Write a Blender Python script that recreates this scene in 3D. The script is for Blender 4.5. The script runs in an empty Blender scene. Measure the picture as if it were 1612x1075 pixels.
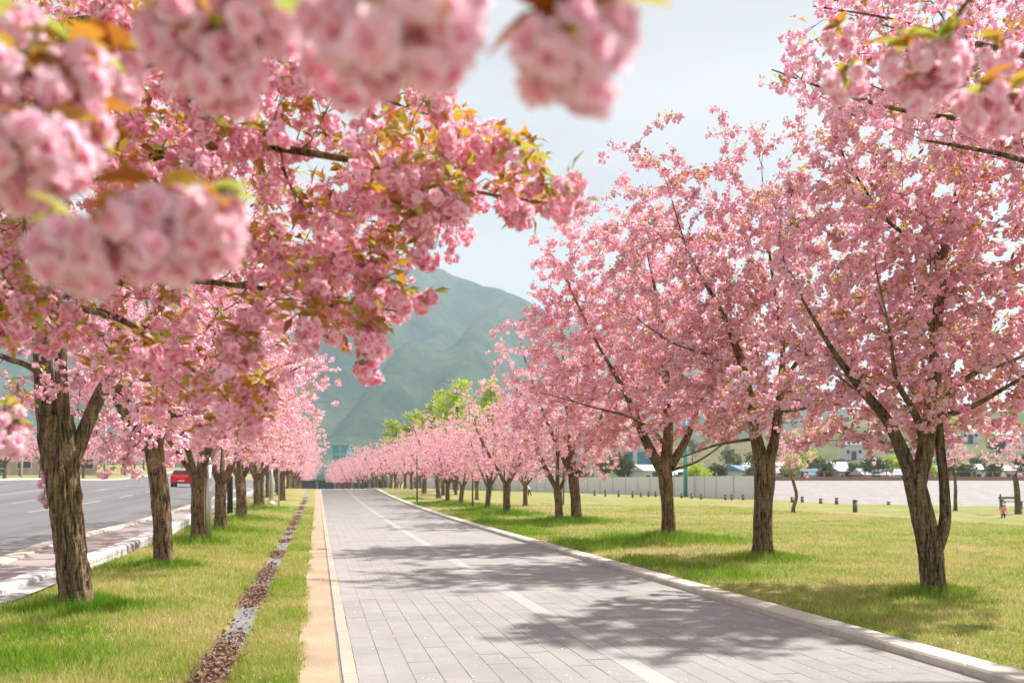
import bpy, bmesh, math, random
import numpy as np
from mathutils import Vector, Matrix

SC = bpy.context.scene
COL = SC.collection
rad = math.radians

# ------------------------------------------------------------------ camera
FPX, CX, HY, EYE = 1400.0, 806.0, 756.0, 1.5
YAW = math.atan2(306.0, FPX)
CS, SN = math.cos(YAW), math.sin(YAW)
cam = bpy.data.cameras.new("camera")
cam.sensor_width = 36.0
cam.lens = 36.0 * FPX / 1612.0
cam.shift_y = (HY - 537.5) / 1612.0
cam.clip_start, cam.clip_end = 0.05, 20000
cam.dof.use_dof = True
cam.dof.focus_distance = 10.5
cam.dof.aperture_fstop = 2.3
cam.dof.aperture_blades = 0
camo = bpy.data.objects.new("camera", cam)
camo.location = (0, 0, EYE)
camo.rotation_euler = (rad(90), 0, -YAW)
COL.objects.link(camo)
SC.camera = camo

# ------------------------------------------------------------------ sky, sun, exposure
SUN_EL, SUN_DIR = rad(54), Vector((0.94, 0.30, 0)).normalized()
w = bpy.data.worlds.new("World")
SC.world = w
w.use_nodes = True
nt = w.node_tree
bg = nt.nodes["Background"]
sky = nt.nodes.new("ShaderNodeTexSky")
sky.sky_type = 'NISHITA'
sky.sun_disc = False
sky.sun_elevation = SUN_EL
sky.sun_rotation = math.atan2(SUN_DIR.x, SUN_DIR.y)
sky.air_density, sky.dust_density, sky.ozone_density = 1.0, 2.5, 1.0
tc = nt.nodes.new("ShaderNodeTexCoord")
mp = nt.nodes.new("ShaderNodeMapping")
mp.inputs["Scale"].default_value = (1.0, 1.0, 2.6)
nz = nt.nodes.new("ShaderNodeTexNoise")
nz.inputs["Scale"].default_value = 1.9
nz.inputs["Detail"].default_value = 6
nz.inputs["Roughness"].default_value = 0.55
rp = nt.nodes.new("ShaderNodeValToRGB")
rp.color_ramp.elements[0].position, rp.color_ramp.elements[0].color = 0.36, (0.86, 0.86, 0.86, 1)
rp.color_ramp.elements[1].position, rp.color_ramp.elements[1].color = 0.58, (1, 1, 1, 1)
n2 = nt.nodes.new("ShaderNodeTexNoise")
n2.inputs["Scale"].default_value = 3.3
n2.inputs["Detail"].default_value = 4
rp2 = nt.nodes.new("ShaderNodeValToRGB")
rp2.color_ramp.elements[0].position, rp2.color_ramp.elements[0].color = 0.30, (3.2, 3.14, 3.2, 1)
rp2.color_ramp.elements[1].position, rp2.color_ramp.elements[1].color = 0.64, (4.25, 4.1, 4.0, 1)
mx = nt.nodes.new("ShaderNodeMixRGB")
L = nt.links.new
L(tc.outputs["Generated"], mp.inputs["Vector"])
L(mp.outputs[0], nz.inputs["Vector"])
L(mp.outputs[0], n2.inputs["Vector"])
L(nz.outputs["Fac"], rp.inputs[0])
L(n2.outputs["Fac"], rp2.inputs[0])
L(rp.outputs[0], mx.inputs[0])
L(sky.outputs[0], mx.inputs[1])
L(rp2.outputs[0], mx.inputs[2])
L(mx.outputs[0], bg.inputs["Color"])
bg.inputs["Strength"].default_value = 0.1

sl = bpy.data.lights.new("sun", 'SUN')
sl.energy, sl.angle, sl.color = 4.5, rad(1.4), (1.0, 0.965, 0.915)
so = bpy.data.objects.new("sun", sl)
sd = Vector((SUN_DIR.x * math.cos(SUN_EL), SUN_DIR.y * math.cos(SUN_EL), math.sin(SUN_EL)))
so.rotation_euler = sd.to_track_quat('Z', 'Y').to_euler()
so.location = (20, 10, 30)
COL.objects.link(so)

vs = SC.view_settings
vs.view_transform, vs.look, vs.gamma, vs.exposure = 'Standard', 'None', 1.0, 1.04
vs.use_curve_mapping = False
cy = SC.cycles
cy.max_bounces, cy.diffuse_bounces, cy.glossy_bounces, cy.transmission_bounces = 14, 10, 2, 12
cy.volume_bounces = 1
cy.use_denoising = True
cy.use_adaptive_sampling = True
cy.adaptive_threshold = 0.015
cy.sample_clamp_indirect = 6

# ------------------------------------------------------------------ helpers
def P(px, py, d):
    xc = (px - CX) / FPX * d
    return np.array((CS * xc + SN * d, -SN * xc + CS * d, EYE + (HY - py) / FPX * d))

def project(p):
    p = np.asarray(p, float)
    xc = CS * p[..., 0] - SN * p[..., 1]
    d = SN * p[..., 0] + CS * p[..., 1]
    return CX + FPX * xc / d, HY - FPX * (p[..., 2] - EYE) / d, d

def G(px, py):
    d = FPX * EYE / (py - HY)
    q = P(px, py, d)
    for _ in range(12):
        d = FPX * (EYE - gz(q[0], q[1])) / (py - HY)
        q = P(px, py, d)
    return q

def _h(ix, iy, iz):
    n = (ix * 374761393 + iy * 668265263 + iz * 2147483647 + 1013904223) & 0xFFFFFFFF
    n = ((n ^ (n >> 13)) * 1274126177) & 0xFFFFFFFF
    n = ((n ^ (n >> 16)) * 2246822519) & 0xFFFFFFFF
    return ((n ^ (n >> 15)) & 0xFFFFFF) / float(0xFFFFFF)

def vnoise(p):
    p = np.asarray(p, float)
    i = np.floor(p).astype(np.int64)
    f = p - i
    f = f * f * (3 - 2 * f)
    r = 0
    for a in (0, 1):
        for b in (0, 1):
            for c in (0, 1):
                wgt = (f[..., 0] if a else 1 - f[..., 0]) * (f[..., 1] if b else 1 - f[..., 1]) * (f[..., 2] if c else 1 - f[..., 2])
                r = r + wgt * _h(i[..., 0] + a, i[..., 1] + b, i[..., 2] + c)
    return r

def fbm(p, o=4):
    p = np.asarray(p, float)
    r, a, t = 0, 1.0, 0
    for k in range(o):
        r = r + a * vnoise(p * 2 ** k + 17.3 * k)
        t += a
        a *= 0.5
    return r / t

def n2d(x, y, s, o=3, seed=0.0):
    x, y = np.broadcast_arrays(np.asarray(x, float), np.asarray(y, float))
    return fbm(np.stack((x * s + seed, y * s - seed, np.full(x.shape, seed + 0.5)), -1), o)

def sstep(x, a, b):
    t = np.clip((np.asarray(x, float) - a) / (b - a), 0, 1)
    return t * t * (3 - 2 * t)

def mesh_np(name, verts, faces, mats=(), midx=None, attrs=None, smooth=False):
    """faces: list of (n,k) arrays; midx: list of material index per face array"""
    me = bpy.data.meshes.new(name)
    verts = np.asarray(verts, np.float32)
    faces = [np.asarray(f, np.int32) for f in faces if len(f)]
    me.vertices.add(len(verts))
    me.vertices.foreach_set("co", verts.ravel())
    lv = np.concatenate([f.ravel() for f in faces])
    tot = np.concatenate([np.full(len(f), f.shape[1], np.int32) for f in faces])
    st = np.concatenate(([0], np.cumsum(tot)[:-1])).astype(np.int32)
    me.loops.add(len(lv))
    me.loops.foreach_set("vertex_index", lv)
    me.polygons.add(len(tot))
    me.polygons.foreach_set("loop_start", st)
    me.polygons.foreach_set("loop_total", tot)
    for m in mats:
        me.materials.append(m)
    if midx is not None:
        mi = np.concatenate([np.full(len(f), midx[k], np.int32) if np.isscalar(midx[k]) else np.asarray(midx[k], np.int32) for k, f in enumerate(faces)])
        me.polygons.foreach_set("material_index", mi)
    if attrs:
        for k, v in attrs.items():
            a = me.attributes.new(k, 'FLOAT', 'POINT')
            a.data.foreach_set("value", np.asarray(v, np.float32))
    me.update(calc_edges=True)
    me.polygons.foreach_set("use_smooth", np.full(len(tot), bool(smooth or attrs)))
    return me

def obj(name, me, parent=None, loc=(0, 0, 0), rot=None, scale=None, **props):
    o = bpy.data.objects.new(name, me)
    COL.objects.link(o)
    if parent is not None:
        o.parent = parent
    o.location = [float(v) for v in loc]
    if rot is not None:
        o.rotation_euler = rot
    if scale is not None:
        o.scale = scale if hasattr(scale, '__len__') else (scale, scale, scale)
    for k, v in props.items():
        o[k] = v
    return o

def thing(name, label, cat, loc=(0, 0, 0), rz=0.0, group=None, me=None):
    o = obj(name, me, None, loc, (0, 0, rz))
    o["label"], o["category"] = label, cat
    if group:
        o["group"] = group
    return o

class MB:
    """collects simple solids into one mesh"""
    def __init__(s):
        s.v, s.f, s.n = [], [], 0
    def add(s, v, faces):
        v = np.asarray(v, float)
        s.v.append(v)
        for f in faces:
            s.f.append(np.asarray(f, int) + s.n)
        s.n += len(v)
        return s
    def box(s, c, size, rz=0.0, bevel=0.0):
        x, y, z = [k / 2 for k in size]
        if bevel > 0:
            b = bevel
            v = []
            for zz, i in ((-z, 0), (z - b, 0), (z, b)):
                v += [(-x + i, -y + i, zz), (x - i, -y + i, zz), (x - i, y - i, zz), (-x + i, y - i, zz)]
            f = [[(3, 2, 1, 0)], [(8, 9, 10, 11)]]
            for r in (0, 4):
                f.append([(r + a, r + (a + 1) % 4, r + 4 + (a + 1) % 4, r + 4 + a) for a in range(4)])
        else:
            v = [(-x, -y, -z), (x, -y, -z), (x, y, -z), (-x, y, -z), (-x, -y, z), (x, -y, z), (x, y, z), (-x, y, z)]
            f = [[(3, 2, 1, 0), (4, 5, 6, 7), (0, 1, 5, 4), (1, 2, 6, 5), (2, 3, 7, 6), (3, 0, 4, 7)]]
        v = np.array(v)
        c_, s_ = math.cos(rz), math.sin(rz)
        v = np.stack((v[:, 0] * c_ - v[:, 1] * s_, v[:, 0] * s_ + v[:, 1] * c_, v[:, 2]), -1) + np.array(c)
        return s.add(v, f)
    def lathe(s, c, prof, k=12):
        v, f = [], []
        for r, z in prof:
            for a in range(k):
                t = 2 * math.pi * a / k
                v.append((c[0] + r * math.cos(t), c[1] + r * math.sin(t), c[2] + z))
        for i in range(len(prof) - 1):
            f += [(i * k + a, i * k + (a + 1) % k, (i + 1) * k + (a + 1) % k, (i + 1) * k + a) for a in range(k)]
        s.add(v, [f, [tuple(range(k))[::-1]], [tuple((len(prof) - 1) * k + a for a in range(k))]])
        return s
    def tube(s, pts, rs, k=6):
        v, f = tube(np.asarray(pts, float), np.asarray(rs, float), k)
        return s.add(v, [f])
    def mesh(s, name, m, smooth=False):
        return mesh_np(name, np.concatenate(s.v), s.f, (m,), [0] * len(s.f), smooth=smooth)

def frames(pts):
    t = np.gradient(pts, axis=0)
    t /= np.linalg.norm(t, axis=1)[:, None] + 1e-9
    ref = np.array((0.31, 0.17, 1.0)) if abs(t[:, 2]).mean() < 0.8 else np.array((1.0, 0.13, 0.2))
    n = np.cross(t, ref)
    n /= np.linalg.norm(n, axis=1)[:, None] + 1e-9
    b = np.cross(t, n)
    return t, n, b

def tube(pts, rs, k):
    t, n, b = frames(pts)
    a = np.arange(k) * 2 * np.pi / k
    ring = np.cos(a)[None, :, None] * n[:, None] + np.sin(a)[None, :, None] * b[:, None]
    v = pts[:, None] + ring * rs[:, None, None]
    m = len(pts)
    i = np.arange(m - 1)[:, None] * k
    j = np.arange(k)[None]
    j2 = (j + 1) % k
    f = np.stack((i + j, i + k + j, i + k + j2, i + j2), -1).reshape(-1, 4)
    return v.reshape(-1, 3), f

def smooth_line(pts, step):
    """Catmull-Rom resample of (n,k) points"""
    pts = np.asarray(pts, float)
    q = np.concatenate(([2 * pts[0] - pts[1]], pts, [2 * pts[-1] - pts[-2]]))
    out = []
    for i in range(1, len(q) - 2):
        m = max(2, int(np.linalg.norm((q[i + 1] - q[i])[:3]) / step))
        t = (np.arange(m) / m)[:, None]
        a, b, c, d = q[i - 1], q[i], q[i + 1], q[i + 2]
        out.append(0.5 * (2 * b + (c - a) * t + (2 * a - 5 * b + 4 * c - d) * t ** 2 + (3 * b - a - 3 * c + d) * t ** 3))
    out.append(q[-2][None])
    return np.concatenate(out)

def rotmats(n, rng, tilt=0.5):
    a, b, c = rng.uniform(0, 2 * np.pi, n), rng.normal(0, tilt, n), rng.normal(0, tilt, n)
    ca, sa, cb, sb, cc, sc = np.cos(a), np.sin(a), np.cos(b), np.sin(b), np.cos(c), np.sin(c)
    Z = np.zeros(n); O = np.ones(n)
    Rz = np.stack((ca, -sa, Z, sa, ca, Z, Z, Z, O), -1).reshape(n, 3, 3)
    Rx = np.stack((O, Z, Z, Z, cb, -sb, Z, sb, cb), -1).reshape(n, 3, 3)
    Ry = np.stack((cc, Z, sc, Z, O, Z, -sc, Z, cc), -1).reshape(n, 3, 3)
    return Rz @ Rx @ Ry

def stamp(tmpl, mats, locs, scales, vary=None):
    """tmpl = (verts, quads, tone); returns joined verts, quads, tone"""
    v, f, t = tmpl
    n = len(locs)
    V = np.einsum('nij,vj->nvi', mats, v) * np.asarray(scales)[:, None, None] + np.asarray(locs)[:, None]
    F = f[None] + (np.arange(n) * len(v))[:, None, None]
    T = np.repeat(t[None], n, 0)
    if vary is not None:
        T = np.clip(T + vary[:, None], 0, 1)
    return V.reshape(-1, 3), F.reshape(-1, f.shape[1]), T.ravel()

def join(parts):
    vs, fs, ts, n = [], [], [], 0
    for v, f, t in parts:
        vs.append(v); fs.append(f + n); ts.append(t)
        n += len(v)
    return np.concatenate(vs), np.concatenate(fs), np.concatenate(ts)

# ------------------------------------------------------------------ materials
class NT:
    def __init__(s, name):
        s.m = bpy.data.materials.new(name)
        s.m.use_nodes = True
        s.t = s.m.node_tree
        s.t.nodes.clear()
        s.out = s.t.nodes.new("ShaderNodeOutputMaterial")
    def n(s, typ, **kw):
        nd = s.t.nodes.new("ShaderNode" + typ)
        for k, v in kw.items():
            k2 = k.replace("_", " ")
            if k2 in nd.inputs or k in nd.inputs:
                i = nd.inputs[k2 if k2 in nd.inputs else k]
                s.set(i, v)
            else:
                setattr(nd, k, v)
        return nd
    def set(s, i, v):
        if isinstance(v, bpy.types.NodeSocket):
            s.t.links.new(v, i)
        elif isinstance(v, (tuple, list)) and len(v) == 3 and i.type == 'RGBA':
            i.default_value = (*v, 1)
        else:
            i.default_value = v
    def mix(s, fac, a, b, mode='MIX'):
        nd = s.t.nodes.new("ShaderNodeMixRGB")
        nd.blend_type = mode
        for k, v in zip(("Fac", "Color1", "Color2"), (fac, a, b)):
            s.set(nd.inputs[k], v)
        return nd.outputs[0]
    def math(s, op, a, b=0.5, clamp=False):
        nd = s.t.nodes.new("ShaderNodeMath")
        nd.operation, nd.use_clamp = op, clamp
        s.set(nd.inputs[0], a); s.set(nd.inputs[1], b)
        return nd.outputs[0]
    def ramp(s, fac, *stops):
        nd = s.t.nodes.new("ShaderNodeValToRGB")
        e = nd.color_ramp.elements
        while len(e) < len(stops):
            e.new(0.5)
        for k, (p, c) in enumerate(stops):
            e[k].position = p
            e[k].color = (*c, 1) if hasattr(c, '__len__') else (c, c, c, 1)
        s.set(nd.inputs[0], fac)
        return nd.outputs[0]
    def noise(s, scale, detail=4, rough=0.55, vec=None, dist=0.0):
        nd = s.n("TexNoise", Scale=scale, Detail=detail, Roughness=rough, Distortion=dist)
        if vec is not None:
            s.set(nd.inputs["Vector"], vec)
        return nd.outputs["Fac"]
    def coord(s, which="Object", scale=(1, 1, 1)):
        if which == "Position":
            o = s.n("NewGeometry").outputs["Position"]
        else:
            o = s.n("TexCoord").outputs[which]
        if tuple(scale) != (1, 1, 1):
            m = s.n("Mapping")
            m.inputs["Scale"].default_value = scale
            s.set(m.inputs["Vector"], o)
            o = m.outputs[0]
        return o
    def bump(s, h, strength=0.5, dist=0.02):
        return s.n("Bump", Height=h, Strength=strength, Distance=dist).outputs[0]
    def pbr(s, color, rough=0.85, normal=None, metal=0.0, spec=0.3):
        b = s.t.nodes.new("ShaderNodeBsdfPrincipled")
        s.set(b.inputs["Base Color"], color)
        s.set(b.inputs["Roughness"], rough)
        s.set(b.inputs["Metallic"], metal)
        s.set(b.inputs["Specular IOR Level"], spec)
        if normal is not None:
            s.set(b.inputs["Normal"], normal)
        s.t.links.new(b.outputs[0], s.out.inputs[0])
        return s.m

def plain(name, c, rough=0.7, metal=0.0, var=0.12, scale=6.0):
    s = NT(name)
    n = s.noise(scale, 4, vec=s.coord("Object"))
    col = s.mix(1.0, c, s.ramp(n, (0.3, 1 - var), (0.7, 1 + var)), 'MULTIPLY')
    return s.pbr(col, rough, None, metal)

def thin_mat(name, stops, trans=0.45, tcol=None, gloss=0.0):
    s = NT(name)
    a = s.n("Attribute", attribute_name="tone")
    col = s.ramp(a.outputs["Fac"], *stops)
    d = s.n("BsdfDiffuse", Color=col)
    t = s.n("BsdfTranslucent", Color=s.mix(0.5, col, tcol) if tcol else col)
    m = s.n("MixShader", Fac=trans)
    s.t.links.new(d.outputs[0], m.inputs[1]); s.t.links.new(t.outputs[0], m.inputs[2])
    last = m
    if gloss:
        g = s.n("BsdfGlossy", Roughness=0.45)
        m2 = s.n("MixShader", Fac=gloss)
        s.t.links.new(m.outputs[0], m2.inputs[1]); s.t.links.new(g.outputs[0], m2.inputs[2])
        last = m2
    s.t.links.new(last.outputs[0], s.out.inputs[0])
    return s.m

M_PETAL = thin_mat("petal", ((0.0, (0.74, 0.16, 0.33)), (0.26, (0.94, 0.43, 0.585)), (0.56, (0.97, 0.65, 0.765)), (1.0, (0.985, 0.88, 0.925))), 0.5)
M_LEAF = thin_mat("bronze_leaf", ((0.0, (0.34, 0.11, 0.02)), (0.35, (0.58, 0.27, 0.03)), (0.65, (0.46, 0.35, 0.04)), (1.0, (0.42, 0.50, 0.10))), 0.5, gloss=0.04)
M_SPRING = thin_mat("spring_leaf", ((0.0, (0.24, 0.34, 0.03)), (0.5, (0.46, 0.55, 0.05)), (1.0, (0.62, 0.68, 0.12))), 0.5)
M_DULL = thin_mat("far_leaf", ((0.0, (0.05, 0.07, 0.025)), (0.5, (0.10, 0.12, 0.04)), (1.0, (0.17, 0.18, 0.06))), 0.3)
M_LITTER = thin_mat("litter", ((0.0, (0.13, 0.065, 0.045)), (0.5, (0.27, 0.165, 0.12)), (1.0, (0.42, 0.30, 0.22))), 0.15)

def bark_mat(name, base, dark, pale, moss, k=1.0):
    s = NT(name)
    v = s.coord("Object", (1, 1, 0.14))
    wv = s.coord("Object", (1, 1, 0.5))
    n1 = s.noise(21 * k, 7, 0.66, v, 1.2)
    n2_ = s.noise(60 * k, 5, 0.6, wv)
    n3 = s.noise(3.2, 4, 0.6, s.coord("Object"))
    n4 = s.noise(1.7, 3, 0.5, s.coord("Object"))
    crack = s.ramp(n1, (0.38, 0.0), (0.53, 1.0))
    col = s.mix(s.ramp(n2_, (0.35, 0.0), (0.7, 1.0)), base, pale)
    col = s.mix(s.ramp(n4, (0.5, 0.0), (0.64, 0.75)), col, moss)
    col = s.mix(crack, dark, col)
    col = s.mix(1.0, col, s.ramp(n3, (0.25, 0.75), (0.75, 1.2)), 'MULTIPLY')
    bands = s.noise(5, 4, .6, s.coord('Object', (1.2, 1.2, 9)))
    col = s.mix(1.0, col, s.ramp(bands, (.36, .80), (.5, 1.03), (.66, 1.12)), 'MULTIPLY')
    rnd = s.n('ObjectInfo').outputs['Random']
    col = s.mix(1.0, col, s.ramp(rnd, (0.0, (.82, .84, .86)), (1.0, (1.18, 1.1, 1.0))), 'MULTIPLY')
    h = s.math('ADD', crack, s.math('MULTIPLY', n2_, 0.6))
    return s.pbr(col, 0.93, s.bump(h, 0.8, 0.015), spec=0.15)

M_BARK = bark_mat("bark", (0.165, 0.115, 0.065), (0.035, 0.024, 0.014), (0.36, 0.265, 0.17), (0.14, 0.135, 0.05))
M_BARK2 = bark_mat("smooth_bark", (0.19, 0.135, 0.08), (0.08, 0.056, 0.036), (0.28, 0.21, 0.14), (0.16, 0.14, 0.065), 0.8)
M_TWIG = plain("twig_bark", (0.15, 0.095, 0.075), 0.85, 0, 0.25, 12)
M_STALK = plain("stalk", (0.27, 0.20, 0.06), 0.6)

def grass_color(s):
    pos = s.coord("Position")
    a = s.noise(0.42, 5, 0.6, pos)
    b = s.noise(2.6, 5, 0.65, pos)
    c = s.noise(0.11, 3, 0.5, s.coord("Position", (0.35, 1.6, 1)))
    m = s.math('ADD', s.math('MULTIPLY', a, 0.55), s.math('ADD', s.math('MULTIPLY', b, 0.4), s.math('MULTIPLY', c, 0.35)))
    return m

def ground_mat():
    s = NT("lawn_soil")
    m = grass_color(s)
    col = s.ramp(m, (0.46, (0.135, 0.20, 0.035)), (0.58, (0.205, 0.235, 0.06)), (0.69, (0.29, 0.255, 0.105)), (0.80, (0.34, 0.275, 0.145)))
    f = s.noise(38, 5, 0.7, s.coord("Position"))
    col = s.mix(1.0, col, s.ramp(f, (0.3, 0.72), (0.7, 1.25)), 'MULTIPLY')
    return s.pbr(col, 0.95, s.bump(f, 0.6, 0.03), spec=0.1)

def blade_mat():
    s = NT("grass_blade")
    m = grass_color(s)
    a = s.n("Attribute", attribute_name="tone").outputs["Fac"]
    m = s.math('ADD', m, s.math('MULTIPLY', s.math('SUBTRACT', 0.5, a), 0.5))
    col = s.ramp(m, (0.37, (0.16, 0.34, 0.025)), (0.53, (0.30, 0.42, 0.055)), (0.64, (0.48, 0.475, 0.13)), (0.77, (0.68, 0.56, 0.30)))
    d = s.n("BsdfDiffuse", Color=col)
    t = s.n("BsdfTranslucent", Color=col)
    mm = s.n("MixShader", Fac=0.35)
    s.t.links.new(d.outputs[0], mm.inputs[1]); s.t.links.new(t.outputs[0], mm.inputs[2])
    s.t.links.new(mm.outputs[0], s.out.inputs[0])
    return s.m

def stone_mat(name, base, var=0.16, grain=90, rough=0.9, stain=None, rvar=.06):
    s = NT(name)
    pos = s.coord("Position")
    n1, n2_, n3 = s.noise(1.1, 5, 0.6, pos), s.noise(grain, 4, 0.7, pos), s.noise(7, 5, 0.6, pos)
    rnd = s.n("ObjectInfo").outputs["Random"]
    col = s.mix(1.0, base, s.ramp(n1, (0.3, 1 - var), (0.7, 1 + var)), 'MULTIPLY')
    col = s.mix(1.0, col, s.ramp(n2_, (0.3, 0.82), (0.7, 1.16)), 'MULTIPLY')
    col = s.mix(1.0, col, s.ramp(rnd, (0.0, 1 - rvar), (1.0, 1 + rvar)), 'MULTIPLY')
    if stain:
        col = s.mix(s.ramp(n3, (0.55, 0.0), (0.72, 0.6)), col, stain)
    return s.pbr(col, rough, s.bump(n2_, 0.35, 0.004), spec=0.2)

M_GROUND = ground_mat()
M_BLADE = blade_mat()
M_PAVER = stone_mat("paver", (0.298, 0.278, 0.261), 0.13, stain=(0.245, 0.226, 0.208), rvar=.03)
M_PAINT = stone_mat("worn_paint", (0.375, 0.355, 0.335), 0.1, 60, 0.8, (0.295, 0.277, 0.262), .02)
M_BED = stone_mat("joint_sand", (0.20, 0.175, 0.155), 0.2, 60)
M_SAND = stone_mat("bare_sand", (0.375, 0.275, 0.185), 0.2, 50, 0.95, (0.31, 0.225, 0.145))
M_EDGE = stone_mat("edging", (0.40, 0.335, 0.27), 0.1)
M_KERB = stone_mat("kerb_granite", (0.50, 0.45, 0.385), 0.14, 110, 0.9, (0.30, 0.26, 0.20))
M_DRAIN = stone_mat("drain_slab", (0.21, 0.21, 0.215), 0.2, 60)
M_WKERB = stone_mat("white_kerb", (0.58, 0.565, 0.54), 0.08, 60, 0.85, (0.47, 0.44, 0.41))
M_BKERB = stone_mat("beige_kerb", (0.50, 0.43, 0.35), 0.12, 60)
M_WALK = stone_mat("reddish_paving", (0.31, 0.25, 0.235), 0.12, 60)
M_KERBSIDE = stone_mat("kerb_side_strip", (0.38, 0.36, 0.345), 0.1, 60)
M_PLAZA = stone_mat("plaza_paving", (0.29, 0.255, 0.245), 0.25, 3)

def asphalt_mat():
    s = NT("asphalt")
    pos = s.coord("Position")
    st = s.noise(0.5, 4, 0.6, s.coord("Position", (1.6, 0.05, 1)))
    n = s.noise(120, 3, 0.7, pos)
    col = s.mix(1.0, (0.155, 0.145, 0.145), s.ramp(st, (0.3, 0.82), (0.7, 1.2)), 'MULTIPLY')
    col = s.mix(1.0, col, s.ramp(n, (0.3, 0.85), (0.7, 1.12)), 'MULTIPLY')
    return s.pbr(col, 0.85, s.bump(n, 0.3, 0.004), spec=0.25)
M_ASPH = asphalt_mat()
M_LANE = stone_mat("lane_paint", (0.36, 0.345, 0.335), 0.1, 30)

# ------------------------------------------------------------------ ground shape
def gz(x, y):
    """height of the finished ground"""
    x, y = np.asarray(x, float), np.asarray(y, float)
    rise = 0.72 * (np.clip(y - 25, 0, 53) / 53) ** 2 - 1.0 * sstep(y, 80, 135)
    rise = rise * (1 - sstep(x, 9, 20)) 
    s = np.clip(-x - 6.0, 0, 26)
    left = s * 0.0335 * (np.clip(y, 20, 190) / 75) ** 1.9
    return rise + left

def lawn_z(x, y):
    z = gz(x, y)
    on_r = sstep(x, 5.1, 5.5)
    z = z + on_r * (0.06 + 0.05 * (n2d(x, y, 0.5) - 0.5) + 0.05 * (n2d(x, y, 2.3) - 0.5))
    lv = sstep(-np.asarray(x), 0.95, 1.6) * (1 - sstep(-np.asarray(x), 3.4, 3.9))
    z = z + lv * (0.05 + 0.08 * (n2d(x, y, 0.8, seed=4) - 0.5))
    mid = (1 - sstep(np.abs(np.asarray(x) + 0.37), 0.22, 0.3))
    z = z + mid * (0.0 + 0.02 * (n2d(x, y, 3, seed=9) - 0.5))
    path = sstep(x, -0.16, 0.1) * (1 - sstep(x, 4.85, 5.05))
    z = z - path * 0.12
    st = sstep(-np.asarray(x), 3.6, 3.95)
    z = z - st * 0.12
    return z

def build_ground():
    def axis(lo, hi, a, b, fine, grow):
        xs = list(np.arange(a, b + 1e-6, fine))
        d = fine
        while xs[-1] < hi:
            d *= grow; xs.append(xs[-1] + d)
        d = fine
        while xs[0] > lo:
            d *= grow; xs.insert(0, xs[0] - d)
        return np.array(xs)
    xs = axis(-2600, 2600, -5, 13, 0.16, 1.13)
    ys = axis(-60, 4200, 1.5, 24, 0.2, 1.09)
    X, Y = np.meshgrid(xs, ys)
    Z = lawn_z(X, Y)
    nx, ny = len(xs), len(ys)
    i = np.arange(ny - 1)[:, None] * nx + np.arange(nx - 1)[None]
    f = np.stack((i, i + 1, i + nx + 1, i + nx), -1).reshape(-1, 4)
    me = mesh_np("ground", np.stack((X, Y, Z), -1).reshape(-1, 3), [f], (M_GROUND,), [0], smooth=True)
    obj("ground", me, kind="structure")
build_ground()

def strip(name, mat, left, right, dz, parent=None, **kw):
    """sheet between two polylines of 3-D points"""
    l, r = np.asarray(left, float), np.asarray(right, float)
    n = len(l)
    v = np.concatenate((l, r)) + np.array((0, 0, dz))
    i = np.arange(n - 1)
    f = np.stack((i, i + n, i + n + 1, i + 1), -1)
    return obj(name, mesh_np(name, v, [f], (mat,), [0], smooth=True), parent, **kw)

def along(x, ys, z=None):
    x = np.broadcast_to(x, ys.shape)
    return np.stack((x, ys, gz(x, ys) if z is None else np.full(ys.shape, z)), -1)

YS = np.concatenate((np.arange(-8, 30, 1.0), np.arange(30, 150, 2.0)))
PX0, PX1 = 0.30, 4.83
# path: bed sheet + pavers that are objects
path = strip("path", M_BED, along(0.15, YS), along(4.98, YS), -0.0045, kind="structure")
rng = np.random.default_rng(5)
CW, CL = 0.2105, 0.42
NCOL = int((PX1 - PX0) / CW + 0.5)
CENTRE = 10
def paver_mesh(mat, name):
    b = MB(); b.box((0, 0, -0.02), (CW - 0.0038, CL - 0.001, 0.04), 0, 0.0012)
    return b.mesh(name, mat)
pm, pm_paint = paver_mesh(M_PAVER, "paver"), paver_mesh(M_PAINT, "painted_paver")
cand, rest = [], []
for c in range(NCOL):
    for r in range(-14, 262):
        x = PX0 + (c + 0.5) * CW
        y = r * CL + (0.21 if c % 2 else 0) + rng.normal(0, 0.004)
        px, py, d = project(np.array((x, y, 0.0)))
        vis = d > 1 and -40 < px < 1660 and 756 < py < 1105
        cand.append((y if vis else 1e6 + y, c, x, y))
cand.sort()
for k, (key, c, x, y) in enumerate(cand):
    zz = float(gz(x, y)) + rng.normal(0, 0.0003)
    if k < 300:
        obj("paver", pm_paint if c == CENTRE else pm, path, (x, y, zz), (rng.normal(0, 0.003), rng.normal(0, 0.004), rng.normal(0, 0.003)))
    else:
        rest.append((c, x, y, zz))
def box_tmpl(me):
    v = np.array([q.co[:] for q in me.vertices])
    f = np.array([q.vertices[:] for q in me.polygons])
    return v, f, np.zeros(len(v))
for nm, mt, sel in (("pavers", M_PAVER, False), ("painted_pavers", M_PAINT, True)):
    rr = [(x, y, z) for c, x, y, z in rest if (c == CENTRE) == sel]
    n = len(rr)
    pq = (np.array([(sx * (CW - .0026) / 2, sy * (CL - .0014) / 2, sz) for sz in (-.03, 0) for sx, sy in ((-1, -1), (1, -1), (1, 1), (-1, 1))]), np.array(((4, 5, 6, 7), (0, 1, 5, 4), (1, 2, 6, 5), (2, 3, 7, 6), (3, 0, 4, 7))), np.zeros(8))
    v, f, t = stamp(pq, np.repeat(np.eye(3)[None], n, 0), np.array(rr), np.ones(n))
    obj(nm, mesh_np(nm, v, [f], (mt,), [0]), path, kind="stuff")

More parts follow.
